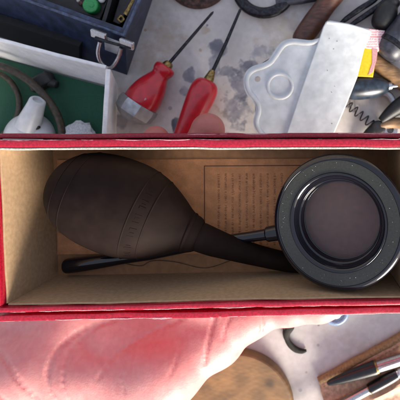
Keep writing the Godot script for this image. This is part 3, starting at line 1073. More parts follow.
func build_case() -> void:
	var H := 0.038
	var t := thing("tool_case", "open navy blue plastic tool case with a metal latch at the top left", "tool case", spot(40, 0, 0))
	# rim corners (outer) at H and feet at 0: near right, far right, far left, near left
	var r0 := spot(125, 35, H); var r1 := spot(166, -58, H); var r2 := spot(-70, -140, H); var r3 := spot(-60, -32, H)
	var f0 := spot(127, 75, 0); var f1 := spot(166, -40, 0); var f2 := spot(-40, -110, 0); var f3 := spot(-56, 12, 0)
	obj("front_wall", slant_wall(f0, f3, r0, r3, 0.0042), mats.navy, t)
	obj("side_wall", slant_wall(f1, f0, r1, r0, 0.0038), mats.navy, t)
	obj("back_wall", slant_wall(f2, f1, r2, r1, 0.004), mats.navy, t)
	obj("side_wall", slant_wall(f3, f2, r3, r2, 0.004), mats.navy, t)
	obj("floor", plate(PackedVector2Array([Vector2(f0.x - 0.004, f0.z - 0.006), Vector2(f1.x - 0.005, f1.z + 0.004), Vector2(f2.x + 0.004, f2.z + 0.004), Vector2(f3.x + 0.004, f3.z - 0.006)]), 0.001, 0.006, 0.001), mats.black_plastic, t)
	# black tray standing in the left of the case, and the divider
	var d0 := spot(108, 24, 0.030); var d1 := spot(132, -60, 0.030)
	obj("divider", board(d0, d1, Vector3.LEFT, 0.003, 0.006, 0.034, 0.0006), mats.black_plastic, t)
	obj("foam_tray", plate(outline_at([[100, 20], [130, -58], [-50, -118], [-44, -26]], 0.024), 0.006, 0.024, 0.001), mats.black_plastic, t)
	obj("foam_tray", plate(outline_at([[112, 22], [120, 24.5], [158, -54], [136, -58]], 0.029), 0.006, 0.029, 0.001), mats.black_plastic, t)
	obj("rim_highlight", sweep(PackedVector3Array([r3 + Vector3(0, 0.0002, 0.0006), r0 + Vector3(0, 0.0002, 0.0006)]), [0.0011, 0.0011], 10), mats.navy_highlight, t)  # lighter blue strip, the edge highlight put into its colour
	obj("rim_highlight", sweep(PackedVector3Array([r0 + Vector3(-0.0006, 0.0002, 0), r1 + Vector3(-0.0006, 0.0002, 0)]), [0.0011, 0.0011], 10), mats.navy_highlight, t)
	# black panel added low on the front to stand for the shade there
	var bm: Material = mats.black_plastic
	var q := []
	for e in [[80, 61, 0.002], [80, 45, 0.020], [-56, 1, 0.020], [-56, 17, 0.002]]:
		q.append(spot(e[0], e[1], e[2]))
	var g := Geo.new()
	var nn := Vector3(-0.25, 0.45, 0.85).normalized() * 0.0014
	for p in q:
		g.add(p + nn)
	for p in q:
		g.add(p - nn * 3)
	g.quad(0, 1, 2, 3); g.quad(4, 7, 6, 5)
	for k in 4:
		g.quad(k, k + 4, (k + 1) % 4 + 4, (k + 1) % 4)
	obj("shade_panel", g.orient(), bm, t, 20)
	# latch: plate, two lugs and a wire bail that hangs on the front
	var along := (r0 - r3).normalized()
	var face := Vector3(along.z * -1, 0, along.x)
	var bs := Basis(along, Vector3.UP, along.cross(Vector3.UP)).rotated(along, 0.75)
	var lp := spot(113, 46, 0.034)
	var latch := obj("latch", block(lp, Vector3(0.012, 0.0014, 0.011), 0.0006, bs), mats.dull_metal, t)
	obj("lug", block(spot(99, 35, 0.041), Vector3(0.011, 0.003, 0.006), 0.001, bs), mats.steel, latch)
	obj("lug", block(spot(127, 44, 0.041), Vector3(0.010, 0.003, 0.006), 0.001, bs), mats.steel, latch)
	obj("hinge_pin", sweep(spline(spots([[95, 38, 0.041], [112, 43, 0.041], [131, 48, 0.041]]), 3), [0.001, 0.001], 10), mats.dark_steel, latch)
	obj("bail", sweep(spline(spots([[100, 42, 0.041], [98, 52, 0.038], [100, 61, 0.034], [106, 67, 0.030], [112, 67, 0.030], [118, 58, 0.034], [121, 48, 0.041]]), 8), [0.0013, 0.0013], 12), mats.steel, latch)
	# what lies in the case
	var cap := thing("bottle_cap", "round green plastic cap lying in the navy tool case", "cap", spot(93, 7, 0.0243))
	obj("disc", lathe(spot(93, 7, 0.0243), spot(93, 7, 0.0243) + Vector3.UP, smooth_profile([[0, 5.4], [3.4, 5.4], [4.2, 5.1], [4.6, 4.3], [4.4, 2.4], [4.3, 0]], 3), 40), mats.green_plastic, cap)
	obj("boss", lathe(spot(92, 5, 0.028), spot(92, 5, 0.028) + Vector3.UP, [[0, 1.9], [1.0, 1.8], [1.3, 1.2], [1.35, 0]], 20), mats.green_plastic, cap)
	tag(obj("bead", lathe(spot(103, 0, 0.0243), spot(103, 0, 0.0243) + Vector3.UP, smooth_profile([[0, 0], [0.3, 1.4], [1.8, 2.6], [3.2, 1.6], [3.6, 0]], 4), 24), mats.white_plastic), "small white bead beside the green cap in the navy case", "bead")
	tag(obj("bead", lathe(spot(82, 4, 0.0243), spot(82, 4, 0.0243) + Vector3.UP, smooth_profile([[0, 0], [0.3, 1.2], [1.2, 1.9], [2.2, 1.2], [2.5, 0]], 4), 20), mats.rust), "small reddish brown bead left of the green cap in the navy case", "bead")
	tag(obj("bead", lathe(spot(79, 1, 0.0243), spot(79, 1, 0.0243) + Vector3.UP, smooth_profile([[0, 0], [0.3, 0.9], [1.0, 1.3], [1.6, 0.8], [1.8, 0]], 4), 20), mats.card_pale), "tiny cream bead farthest left of the green cap in the navy case", "bead")
	tag(obj("brass_rod", sweep(spots([[139, -8, 0.032], [131, 6, 0.0315], [126, 15, 0.031]]), [0.0016, 0.0018, 0.0022], 12), mats.brass), "thin tarnished brass rod in the black right compartment of the navy case", "rod")
	tag(obj("brass_ring", sweep(spline(spots([[118, 19, 0.030], [121, 16, 0.030], [124, 19, 0.030], [121, 22, 0.030], [118, 19, 0.030]]), 6), [0.0008, 0.0008], 8), mats.brass), "small brass ring at the near end of the navy case's right compartment", "ring")


func build_white_box() -> void:
	var H := 0.036
	var t := thing("white_box", "open white card box with green felt inside, in front of the navy case", "box", spot(40, 110, 0))
	var r0 := spot(105, 69, H); var r1 := spot(-80, 21, H); var r2 := spot(-100, 190, H); var r3 := spot(98, 205, H)
	var f0 := spot(115, 86, 0); var f1 := spot(-45, 44, 0); var f2 := spot(-60, 185, 0); var f3 := spot(110, 200, 0)
	obj("far_wall", slant_wall(f0 - Vector3(0, 0, -0.002), f1 - Vector3(0, 0, -0.002), r0, r1, 0.0026), mats.white_card, t)
	obj("left_wall", slant_wall(f1, f2, r1, r2, 0.002), mats.white_card, t)
	obj("near_wall", slant_wall(f2, f3, r2, r3, 0.002), mats.white_card, t)
	obj("right_wall", slant_wall(f3 - Vector3(0.001, 0, 0), f0 - Vector3(0.001, 0, 0), r3, r0, 0.0034), mats.white_card, t)
	obj("felt_floor", plate(PackedVector2Array([Vector2(f0.x - 0.002, f0.z + 0.002), Vector2(f1.x + 0.002, f1.z + 0.002), Vector2(f2.x + 0.002, f2.z - 0.002), Vector2(f3.x - 0.002, f3.z - 0.002)]), 0.0006, 0.004, 0.0004), mats.felt, t)
	# things in it
	var c1 := spline(spots([[-30, 60, 0.026], [0, 66, 0.024], [22, 76, 0.020], [42, 93, 0.018], [56, 112, 0.015], [62, 132, 0.010], [60, 155, 0.008]]), 8)
	tag(obj("cable", sweep(c1, [0.0026, 0.0026], 14), mats.cable), "thick olive brown cable crossing the green felt in the white box", "cable")
	var c2 := spline(spots([[-20, 70, 0.012], [4, 76, 0.011], [17, 92, 0.009], [19, 110, 0.008], [12, 126, 0.0075], [-4, 140, 0.007]]), 8)
	tag(obj("cable", sweep(c2, [0.0020, 0.0020], 12), mats.cable), "thinner dark cable looping at the left edge inside the white box", "cable")
	var kb := thing("cable_connector", "black cable connector lying under the brown cable in the white box", "connector", spot(42, 82, 0.0045))
	obj("housing", block(spot(42, 82, 0.009), Vector3(0.017, 0.009, 0.010), 0.002, Basis(Vector3.UP, 0.5)), mats.black_plastic, kb)
	obj("strain_relief", lathe(spot(49, 82, 0.010), spot(60, 86, 0.010), [[0, 3.2], [6, 2.8], [6.5, 2.2], [7, 0]], 16), mats.black_plastic, kb)
	var pl := thing("plastic_spout", "white plastic spout with a round base in the white box", "spout", spot(31, 138, 0.004))
	var b0 := spot(31, 138, 0.0042)
	obj("base", lathe(b0, b0 + Vector3.UP, smooth_profile([[0, 18.5], [3, 18.2], [7, 16.2], [10.5, 12.5], [12.5, 8], [13.2, 3], [13.3, 0]], 4), 56), mats.white_plastic, pl)
	obj("neck", lathe(spot(28, 126, 0.013), spot(40, 95, 0.024), smooth_profile([[0, 8.6], [6, 7.6], [14, 6.4], [20, 5.6], [23, 5.3], [24, 4.6], [24.2, 3.4], [22, 3.0]], 3), 36), mats.white_plastic, pl)
	obj("slot", block(spot(37, 127.5, 0.0150), Vector3(0.004, 0.003, 0.0028), 0.0008, Basis(Vector3.UP, 0.6)), mats.inner_black, pl)
	var cr := Geo.new()
	var cc := spot(84, 134, 0.0045)
	for y in 13:
		for x in 24:
			var th := PI * y / 12.0; var ph := TAU * x / 24.0
			var dd := Vector3(sin(th) * cos(ph), cos(th), sin(th) * sin(ph))
			var rr := 1.0 + wob.get_noise_3d(dd.x * 60, dd.y * 60, dd.z * 60 + 40) * 0.55
			cr.add(cc + Vector3(dd.x * 0.010, dd.y * 0.005 + 0.005, dd.z * 0.008) * Vector3(rr, 1, rr))
	for y in 12:
		for x in 24:
			cr.quad(y * 24 + x, y * 24 + (x + 1) % 24, (y + 1) * 24 + (x + 1) % 24, (y + 1) * 24 + x)
	tag(obj("crumpled_tissue", cr.orient(), mats.tissue, self, 25), "crumpled grey white tissue on the green felt beside the red box", "tissue")


func build_awls() -> void:
	# awl with a faceted metal butt
	var a := spot(130, 118, 0.0135); var b := spot(166, 67, 0.012)
	var t := thing("awl", "red handled awl with a faceted grey metal butt cap", "awl", Vector3(a.x, 0, a.z))
	var L := a.distance_to(b) * 1000
	obj("butt_cap", lathe(a, b, [[-1.5, 0], [-1.5, 6.0], [0.5, 10.0], [4.0, 13.9], [9.5, 14.8], [13.0, 14.2], [13.4, 12.0]], 8, 0.96, 0.35), mats.dull_metal, t, 18)
	var h := obj("handle", lathe(a, b, smooth_profile([[11, 11.5], [13, 12.2], [15, 12.5], [20, 12.2], [27, 10.6], [33, 8.2], [36.5, 6.6], [38.5, 6.4], [41, 7.4], [43.5, 7.5], [45, 6.6], [45.8, 4.5], [46, 0]], 4), 44), mats.red_paint, t)
	obj("scuff", block(a.lerp(b, 0.42) + Vector3(0.004, 0.0112, 0.003), Vector3(0.0018, 0.0006, 0.0012), 0.0002, Basis(Vector3.UP, 0.6), 1), mats.card_worn_lit, h)
	var ae := a + (b - a).normalized() * 0.0455
	var tip := spot(213.5, 11.5, 0.009)
	obj("ferrule", lathe(ae - (b - a).normalized() * 0.001, tip, [[0, 3.8], [0.5, 4.0], [3.2, 3.4], [4.6, 2.6], [5.0, 1.6]], 20), mats.brass, t)
	obj("needle", sweep(PackedVector3Array([ae, ae.lerp(tip, 0.6), ae.lerp(tip, 0.97), tip]), [0.00125, 0.0011, 0.0009, 0.0003], 12), mats.dark_steel, t)
	# awl with a long plain handle
	var c := spot(173, 158, 0.0105); var d := spot(209, 79, 0.0115)
	var u := thing("awl", "red awl with a long tapering handle and thin ferrule, right of the capped awl", "awl", Vector3(c.x, 0, c.z))
	var M := c.distance_to(d) * 1000
	obj("handle", lathe(c, d, smooth_profile([[0, 0], [0.4, 4.0], [3, 5.8], [14, 6.6], [28, 7.9], [40, 9.2], [49, 9.9], [55, 9.7], [59, 8.4], [61.5, 6.0], [62.3, 3.4], [62.4, 0]], 4), 44), mats.red_paint, u)
	var dd := (d - c).normalized()
	var e := c + dd * 0.0615
	var tip2 := spot(241, 8, 0.008)
	obj("ferrule", lathe(e, tip2, [[0, 3.4], [0.5, 3.7], [3.5, 3.2], [7.5, 2.2], [8.5, 1.4]], 20), mats.brass, u)
	obj("needle", sweep(PackedVector3Array([e, e.lerp(tip2, 0.5) + Vector3(0.0006, 0, 0), e.lerp(tip2, 0.97), tip2]), [0.0014, 0.0013, 0.001, 0.0003], 12), mats.dark_steel, u)


func build_plate() -> void:
	var h := 0.020
	var t := thing("metal_plate", "white metal plate with a scalloped end, hang hole and pressed ring", "plate", spot(300, 90, h - 0.002))
	# scalloped part, lower layer; split in two along a line through the hang hole
	var hole := Vector2(257.5, 79)
	var scallop := [[322, 37], [312, 40], [303, 39.5], [293, 38.5], [284, 40.5], [278, 45.5], [273, 53], [268, 60], [261, 63.5], [253, 66], [246.5, 71], [243.5, 79]]
	var lower_edge := [[243.8, 86], [246.5, 94], [251.5, 100], [255, 105], [255.5, 112], [253.5, 119], [253.5, 126], [257, 133], [262, 139], [268, 146], [276, 152], [279, 154]]
	var up_half := []; var low_half := []
	var sc := spline(spots(scallop.map(func(q): return [q[0], q[1], h])), 3)
	for p in sc:
		up_half.append(Vector2(p.x, p.z))
	var hc := spot(hole.x, hole.y, h)
	var hr := 0.0021
	for k in 9:
		var a := PI + PI * k / 8.0
		up_half.append(Vector2(hc.x + cos(a) * hr, hc.z + sin(a) * hr))
	var s_mid := spot(309.5, 79, h)
	up_half.append(Vector2(s_mid.x, s_mid.z))
	low_half.append(Vector2(s_mid.x, s_mid.z))
	for k in 9:
		var a := PI * k / 8.0
		low_half.append(Vector2(hc.x + cos(a) * hr, hc.z + sin(a) * hr))
	var first := spot(243.5, 79, h)
	low_half.append(Vector2(first.x, first.z))
	var lc := spline(spots(lower_edge.map(func(q): return [q[0], q[1], h])), 3)
	for p in lc:
		low_half.append(Vector2(p.x, p.z))
	var end := spot(284, 156, h)
	low_half.append(Vector2(end.x, end.z))
	var g := plate(PackedVector2Array(up_half), h - 0.0012, h, 0.00005)
	g.join(plate(PackedVector2Array(low_half), h - 0.0012, h, 0.00005))
	obj("scalloped_end", g, mats.enamel, t)
	# raised bead that follows the scalloped edge
	var bead := PackedVector3Array()
	for q in [[320, 40], [312, 43], [303, 43.2], [294, 42.2], [286, 44], [281, 48.5], [276, 56], [270.5, 63], [263, 67], [255, 69.5], [249.5, 73.5], [247, 79], [247.4, 86], [250, 92.5], [255, 98.5], [258.4, 104.5], [259, 112], [257, 119], [257, 125], [260, 131], [265, 136.8], [271, 143], [278, 149]]:
		bead.append(spot(q[0], q[1], h))
	obj("edge_bead", sweep(spline(bead, 4), [0.0016, 0.0016], 12, 0.8), mats.enamel, t)
	var ring := PackedVector3Array()
	for k in 49:
		var a := TAU * k / 48
		ring.append(spot(280 + 12.2 * cos(a), 86 + 12.2 * sin(a), h))
	obj("pressed_ring", sweep(ring, [0.0012, 0.0012], 10, 0.8), mats.enamel, t)
	# the folded-over panel, a step higher
	var panel := outline_at([[320, 36], [323, 27], [326, 21.5], [330, 20.2], [345, 22.8], [358, 26.6], [369, 29.2], [371.5, 30.8], [371.5, 33.5], [364, 50], [357.5, 77], [346, 106], [334, 134], [327, 152], [280, 157], [286, 135], [300, 93]], h + 0.0016)
	obj("folded_panel", plate(panel, h - 0.0006, h + 0.0016, 0.0007), mats.enamel, t)
	obj("rolled_edge", sweep(spline(spots([[327, 22.4, h + 0.0015], [345, 24.6, h + 0.0015], [358, 27.9, h + 0.0015], [369, 31, h + 0.0015]]), 5), [0.0011, 0.0011], 10, 0.8), mats.enamel, t)
	# small scratches and specks of rust on the panel
	var flecks := Geo.new()
	for k in 7:
		var p := spot(rng.randf_range(322, 338), rng.randf_range(30, 125), h + 0.0017)
		flecks.join(block(p, Vector3(rng.randf_range(0.0003, 0.0009), 0.00012, 0.0003), 0.00005, Basis(Vector3.UP, rng.randf() * TAU), 1))
	obj("rust_flecks", flecks, mats.rust, t).set_meta("kind", "stuff")
	# the carton under the plate
	var ct := thing("carton", "small yellow and red printed carton sticking out from under the white plate", "carton", spot(362, 58, 0))
	obj("sleeve", plate(outline_at([[338, 44], [377.5, 49.5], [373, 77], [328, 75]], 0.0165), 0.0002, 0.0165, 0.0006), mats.yellow_card, ct)
	var lm := StandardMaterial3D.new()
	lm.resource_name = "red_print"
	lm.albedo_texture = label_texture()
	lm.roughness = 0.5
	lm.uv1_scale = Vector3(95, 95, 1)
	obj("printed_end", plate(outline_at([[350, 26], [385, 30.5], [379, 50.5], [338.6, 44]], 0.0166), 0.0002, 0.0166, 0.0006), lm, ct)
	obj("torn_label", plate(outline_at([[372, 48], [378, 49.5], [376.5, 60], [373, 72], [368, 75], [372, 63]], 0.0168), 0.0163, 0.0168, 0.0002), mats.card_worn_lit, ct)


func build_tools() -> void:
	# along the top edge
	tag(obj("rusty_lid", lathe(spot(198, -24, 0.0), spot(198, -24, 0.0) + Vector3.UP, smooth_profile([[0, 25], [2.6, 25], [3.6, 24.4], [4.0, 23], [3.4, 21.5], [2.6, 19], [2.6, 9], [2.6, 0]], 3), 56), mats.rust), "rust mottled tin lid at the top edge, above the awl tips", "lid")
	var ringp := PackedVector3Array()
	for k in 41:
		var a := TAU * k / 40
		ringp.append(spot(264 + 27 * cos(a), -13 + 26 * sin(a), 0.005))
	var sc := thing("scissors", "dark steel scissors with a large finger loop at the top edge", "scissors", spot(264, -12, 0))
	obj("finger_loop", sweep(ringp, [0.0042, 0.0042], 14, 0.8), mats.dark_steel, sc)
	obj("blade", sweep(spots([[288, -26, 0.005], [340, -60, 0.004], [400, -100, 0.003]]), [0.005, 0.006, 0.001], 10, 0.35), mats.steel, sc)
	tag(obj("steel_rod", sweep(spots([[276, 3, 0.005], [300, -0.5, 0.006], [330, -6, 0.006], [360, -16, 0.005]]), [0.0028, 0.0036, 0.0036, 0.003], 14), mats.grey_handle), "blue grey steel rod at the top edge beside the scissors loop", "rod")
	# reddish wooden handle behind the plate
	var wa := spot(298, 44, 0.008); var wb := spot(338, -12, 0.009)
	tag(obj("wooden_dowel", lathe(wa, wb, smooth_profile([[0, 0], [0.5, 4.5], [4, 7.0], [18, 7.8], [34, 7.4], [48, 8.4], [60, 7.8], [64, 4.5], [64.6, 0]], 4), 36), mats.wood_red), "dark reddish wooden dowel behind the top of the white plate", "dowel")
	# tweezers
	var tw := thing("tweezers", "dark steel tweezers behind the white plate at the top right", "tweezers", spot(366, 8, 0))
	obj("arm", sweep(spline(spots([[388, -14, 0.006], [374, 0, 0.006], [360, 9, 0.006], [346, 19, 0.0055], [338, 26, 0.005]]), 4), [0.0014, 0.0022, 0.0022, 0.0019, 0.0008], 10, 0.7), mats.dark_steel, tw)
	obj("arm", sweep(spline(spots([[391, -12, 0.006], [385, 1, 0.006], [372, 11, 0.006], [357, 21, 0.0055], [345, 29, 0.005]]), 4), [0.0014, 0.0022, 0.0022, 0.0019, 0.0008], 10, 0.7), mats.dark_steel, tw)
	# black knob and the big grey-blue handle
	tag(obj("rubber_stopper", lathe(spot(378, 30, 0.010), spot(392, 3, 0.012), smooth_profile([[0, 0], [0.8, 5], [4, 7.6], [10, 8.4], [16, 7.4], [20, 5.6], [23, 5.8], [25, 4.6], [25.6, 0]], 4), 36), mats.black_plastic), "black rubber stopper just beyond the white plate's far corner", "stopper")
	var gh := thing("hand_tool", "thick grey blue hand tool at the right edge above the tan wood", "tool", spot(398, 42, 0))
	obj("grip", lathe(spot(384, 58, 0.012), spot(420, 12, 0.014), smooth_profile([[0, 0], [0.8, 6], [4, 9.6], [12, 11.2], [30, 11.4], [46, 10], [50, 6], [50.6, 0]], 4), 44), mats.grey_handle, gh)
	obj("band", lathe(spot(392, 47.8, 0.0125), spot(420, 12, 0.014), [[0, 11.0], [0.6, 11.9], [3.4, 11.9], [4.0, 11.2]], 44), mats.dark_steel, gh)
	# tan wooden handle
	tag(obj("wooden_dowel", lathe(spot(366, 56, 0.007), spot(418, 92, 0.007), smooth_profile([[0, 0], [0.5, 4.4], [3, 5.8], [20, 6.0], [36, 6.6], [46, 6.2], [48, 0]], 4), 30), mats.wood_tan), "pale tan wooden dowel right of the yellow carton", "dowel")
	# blue-black bulbous handle
	var bh := thing("screwdriver", "small screwdriver with a shiny blue black bulbous handle right of the plate", "screwdriver", spot(368, 88, 0))
	obj("handle", lathe(spot(344, 89, 0.010), spot(392, 86, 0.009), smooth_profile([[0, 0], [0.6, 5], [4, 7.8], [12, 8.6], [20, 8.2], [27, 6.6], [31, 4.6], [32.6, 3.0], [33, 0]], 4), 40), mats.blue_handle, bh)
	obj("ferrule", lathe(spot(386, 86.5, 0.009), spot(396, 86, 0.009), [[0, 3.0], [0.4, 3.4], [4, 3.1], [4.6, 1.6]], 20), mats.steel, bh)
	obj("shaft", sweep(spots([[391, 86.2, 0.009], [420, 84, 0.008]]), [0.0014, 0.0014], 10), mats.steel, bh)
	# steel half ring
	tag(obj("steel_hook", sweep(spline(spots([[382, 92, 0.004], [389, 95, 0.005], [393.5, 103, 0.006], [393, 112, 0.006], [388, 119, 0.005], [381, 123, 0.004]]), 6), [0.0022, 0.0026, 0.0026, 0.0022, 0.0016], 14), mats.dull_metal), "curved steel hook between the blue black handle and the black tool", "hook")
	# wavy spring wire
	var sp := PackedVector3Array()
	var s0 := spot(347, 104, 0.0040); var s1 := spot(374, 126, 0.0042)
	var ax := (s1 - s0).normalized(); var sd := ax.cross(Vector3.UP)
	for k in 97:
		var u := k / 96.0; var a := u * TAU * 5.0
		sp.append(s0.lerp(s1, u) + (sd * cos(a) + Vector3.UP * sin(a)) * 0.0032)
	tag(obj("coil_spring", sweep(sp, [0.0005, 0.0005], 8), mats.dark_steel), "thin dark coil spring beside the lower right edge of the white plate", "spring")
	# black pliers tips
	var bt := thing("pliers", "black handled pliers lying at the right edge just above the red box", "pliers", spot(392, 116, 0))
	obj("handle", sweep(spline(spots([[424, 92, 0.009], [404, 103, 0.009], [390, 113, 0.008], [381, 121, 0.007]]), 5), [0.0062, 0.0062, 0.0056, 0.0042, 0.0028], 18), mats.black_plastic, bt)
	obj("handle", sweep(spline(spots([[424, 128, 0.008], [406, 124, 0.008], [392, 123, 0.007], [380, 126, 0.007]]), 5), [0.0046, 0.0046, 0.0042, 0.0036, 0.0026], 18), mats.wood_tan, bt)
	obj("joint", lathe(spot(377, 128, 0.002), spot(377, 128, 0.002) + Vector3.UP, smooth_profile([[0, 5.5], [5.5, 5.4], [7, 4.6], [7.4, 2.6], [7.4, 0]], 3), 28), mats.black_plastic, bt)
	obj("jaw", sweep(spline(spots([[377, 128, 0.006], [370, 134, 0.006], [362, 143, 0.005], [356, 152, 0.004]]), 4), [0.0050, 0.0046, 0.0034, 0.0016], 12, 0.7), mats.black_plastic, bt)
	tag(obj("steel_washer", lathe(spot(390, 130, 0.0), spot(390, 130, 0.0) + Vector3.UP, [[0, 5.6], [1.4, 5.6], [1.6, 5.2], [1.6, 2.6], [1.2, 2.3], [0, 2.3]], 28), mats.steel), "small bright steel washer under the pliers at the red box's far edge", "washer")


func pen_axis(a: Vector3, b: Vector3, t: float) -> Vector3:
	return a.lerp(b, t)


func build_lower_things() -> void:
	# wooden disc
	var dm := StandardMaterial3D.new()
	dm.resource_name = "sawn_wood"
	dm.albedo_texture = disc_texture(512)
	dm.roughness = 0.6
	dm.heightmap_enabled = true
	dm.heightmap_texture = noise_tex("grain", 71, 0.02, 0.45, 1.0, 5)
	dm.heightmap_scale = 0.01
	var dc := spot(235, 412, 0.011)
	var g := lathe(Vector3(dc.x, 0, dc.z), Vector3(dc.x, 1, dc.z), smooth_profile([[0, 40.5], [1, 42], [5, 42.8], [9.4, 42.4], [10.6, 41.4], [11, 39.8], [11, 30], [11, 15], [11, 0]], 3), 72)
	for k in g.v.size():
		g.uv[k] = Vector2((g.v[k].x - dc.x) / 0.09 + 0.5, (g.v[k].z - dc.z) / 0.09 + 0.5 + g.v[k].y)
	tag(obj("wooden_disc", g, dm), "round light brown wooden disc partly under the hand at the bottom edge", "disc")
	# rusty hook
	var hk := thing("bent_hook", "small blackened bent metal hook on the bare table below the red box", "hook", spot(292, 338, 0))
	obj("shank", sweep(spline(spots([[291, 321, 0.004], [289, 327, 0.0045], [286.5, 333, 0.004], [287, 339, 0.0035], [290.5, 345, 0.003], [296, 349.5, 0.0022], [302, 351.2, 0.0018], [306.5, 350.4, 0.0016]]), 6), [0.0034, 0.0040, 0.0030, 0.0020, 0.0022, 0.0022, 0.0018, 0.0008], 12), mats.burnt_iron, hk)
	obj("knot", block(spot(287, 324, 0.0045), Vector3(0.008, 0.006, 0.006), 0.0018, Basis(Vector3.UP, 0.5)), mats.burnt_iron, hk)
	obj("barb", sweep(spots([[290, 326, 0.006], [283, 328.5, 0.004]]), [0.0016, 0.0006], 8), mats.burnt_iron, hk)
	# pale blue cap that shows under the box's near edge
	var bc := spot(335, 309, 0.0)
	var cap := thing("bottle_cap", "pale blue plastic cap on the table at the red box's near edge", "cap", bc)
	obj("shell", lathe(bc, bc + Vector3.UP, smooth_profile([[0, 10.4], [5, 10.2], [7, 9.6], [7.8, 8.2], [7.4, 6.8], [6.2, 6.2], [6, 0]], 3), 48), mats.pale_blue, cap)
	obj("button", lathe(bc, bc + Vector3.UP, [[5, 4.6], [7.6, 4.4], [8.2, 3.6], [8.3, 0]], 32), mats.white_plastic, cap)
	# leather roll
	build_leather()
	# pens
	var a := spot(327, 383.5, 0.0112); var b := spot(376, 367.5, 0.0122); var dirv := (b - a).normalized()
	var p := thing("pen", "pen with a large black tapered cap and silver barrel, upper one on the leather roll", "pen", Vector3(a.x, 0.006, a.z))
	var L := a.distance_to(b) * 1000
	obj("cap", lathe(a, b, smooth_profile([[0, 0.0], [0.3, 1.04], [2, 1.92], [8, 2.96], [18, 4.0], [28, 4.74], [L - 1.2, 5.11], [L - 0.3, 4.88], [L, 4.0]], 4), 36), mats.black_pen, p)
	obj("band", lathe(b - dirv * 0.0006, b + dirv, [[0, 4.29], [0.3, 4.66], [1.8, 4.59], [2.1, 3.85]], 36), mats.brass, p)
	obj("barrel", lathe(b + dirv * 0.0012, b + dirv, [[0, 3.92], [10, 4.07], [34, 4.0], [50, 3.4], [60, 2.37], [60.5, 0.0]], 36), mats.steel, p)
	var up := Vector3.UP * 0.0049 - dirv.cross(Vector3.UP) * 0.0016
	var cl := obj("clip", sweep(PackedVector3Array([b + dirv * 0.0015 + up * 0.8, b + dirv * 0.004 + up * 1.08, b + dirv * 0.018 + up * 1.12, b + dirv * 0.027 + up * 0.98]), [0.0010, 0.0012, 0.0011, 0.0012], 10), mats.steel, p)
	obj("clip_end", lathe(b + dirv * 0.026 + up * 0.98, b + dirv, [[0, 0.0], [0.3, 0.89], [1.2, 1.18], [2.0, 0.89], [2.4, 0.0]], 16), mats.steel, cl)
	var c := spot(340, 405, 0.0108); var d := spot(402, 371.5, 0.0116); var dv := (d - c).normalized()
	var q := thing("pen", "pen with silver barrel and black section, lower one on the leather roll", "pen", Vector3(c.x, 0.006, c.z))
	var M := c.distance_to(d) * 1000
	obj("barrel", lathe(c - dv * 0.05, d, [[0, 0.0], [0.4, 1.92], [20, 3.26], [50, 3.18], [50 + M * 0.46, 3.18]], 30), mats.steel, q)
	obj("band", lathe(c + dv * M * 0.00046, d, [[0, 3.26], [0.2, 3.63], [1.4, 3.63], [1.6, 3.33]], 30), mats.brass, q)
	obj("section", lathe(c + dv * M * 0.00048, d, smooth_profile([[0, 3.26], [0.8, 3.92], [M * 0.25, 4.14], [M * 0.42, 3.7], [M * 0.44, 2.96], [M * 0.445, 0.0]], 3), 30), mats.black_pen, q)
	obj("ring", lathe(c + dv * M * 0.00092, d, [[0, 2.81], [0.2, 3.18], [1.6, 3.11], [1.8, 2.66]], 30), mats.steel, q)
	obj("end_cap", lathe(c + dv * M * 0.00095, d, [[0, 2.66], [8, 2.37], [9, 1.63], [9.2, 0.0]], 24), mats.white_plastic, q)


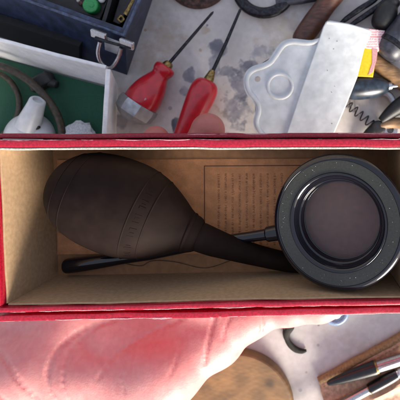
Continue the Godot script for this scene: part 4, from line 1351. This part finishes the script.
func build_leather() -> void:
	# a wavy sheet of leather with a turned edge: corner, along the upper edge, along the left edge
	var o := spot(319, 383, 0.006); var u1 := spot(420, 329, 0.006); var v1 := spot(338, 450, 0.006)
	var eu := u1 - o; var ev := v1 - o
	var t := thing("leather_roll", "tan leather tool roll with folds, holding two pens at the lower right", "leather roll", Vector3(o.x, 0, o.z))
	var g := Geo.new()
	var nu := 60; var nv := 50
	var yof := func(u: float, v: float) -> float:
		var y := 0.0062 + wob.get_noise_2d(u * 70, v * 70) * 0.0010
		y += 0.0016 * exp(-pow((v - 0.30 - u * 0.14) / 0.05, 2.0)) + 0.0020 * exp(-pow((v - 0.52 - u * 0.1) / 0.06, 2.0)) * smoothstep(0.25, 0.6, u)
		y += 0.0024 * exp(-pow((v - 0.42 + u * 0.05) / 0.035, 2.0)) * smoothstep(0.45, 0.8, u) + 0.0014 * exp(-pow((v - 0.62 + u * 0.12) / 0.03, 2.0)) * smoothstep(0.3, 0.5, u)
		var edge := minf(minf(u, v) * 14.0, 1.0)
		return y - 0.0026 * (1.0 - sqrt(1.0 - pow(1.0 - edge, 2.0)))
	for j in nv + 1:
		for i in nu + 1:
			var u := float(i) / nu; var v := float(j) / nv
			u = pow(u, 1.3); v = pow(v, 1.3)
			var p := o + eu * u + ev * v
			p += (ev.normalized() * wob.get_noise_2d(u * 80, 3) * 0.0012 * (1.0 - v)) + eu.normalized() * wob.get_noise_2d(v * 80, 33) * 0.0012 * (1.0 - u)
			p.y = yof.call(u, v)
			g.add(p, Vector2(u, v))
	var m := (nu + 1) * (nv + 1)
	for k in m:
		var p := g.v[k]; p.y = 0.0006
		g.add(p)
	for j in nv:
		for i in nu:
			var a := j * (nu + 1) + i
			g.quad(a, a + nu + 1, a + nu + 2, a + 1)
			g.quad(m + a, m + a + 1, m + a + nu + 2, m + a + nu + 1)
	for i in nu:
		g.quad(i, i + 1, m + i + 1, m + i)
		var b := nv * (nu + 1) + i
		g.quad(b, m + b, m + b + 1, b + 1)
	for j in nv:
		var a := j * (nu + 1)
		g.quad(a, m + a, m + a + nu + 1, a + nu + 1)
		var b := a + nu
		g.quad(b, b + nu + 1, m + b + nu + 1, m + b)
	obj("hide", g.orient(), mats.leather, t)
	var rim := PackedVector3Array()
	for k in 40:
		var u := k / 39.0
		rim.append(o + eu * (1.0 - u) - ev.normalized() * 0.0004 + Vector3(0, -0.0022 + wob.get_noise_1d(u * 300) * 0.0004, 0) + ev.normalized() * wob.get_noise_2d((1.0 - u) * 80, 3) * 0.0012)
	obj("turned_edge", sweep(rim, [0.0026, 0.0030, 0.0027, 0.0031, 0.0028], 12, 1.1), mats.leather_edge, t)
	# stitches beside the edge
	var st := Geo.new()
	for k in 24:
		var p := o + eu * (0.04 + k * 0.038) + ev * 0.075
		p.y = 0.0066 + wob.get_noise_2d((0.04 + k * 0.038) * 70, 5.0) * 0.0010
		st.join(block(p, Vector3(0.0018, 0.0005, 0.0005), 0.0002, Basis(Vector3.UP, atan2(-eu.z, eu.x)), 1))
	obj("stitches", st, mats.leather_edge, t).set_meta("kind", "stuff")
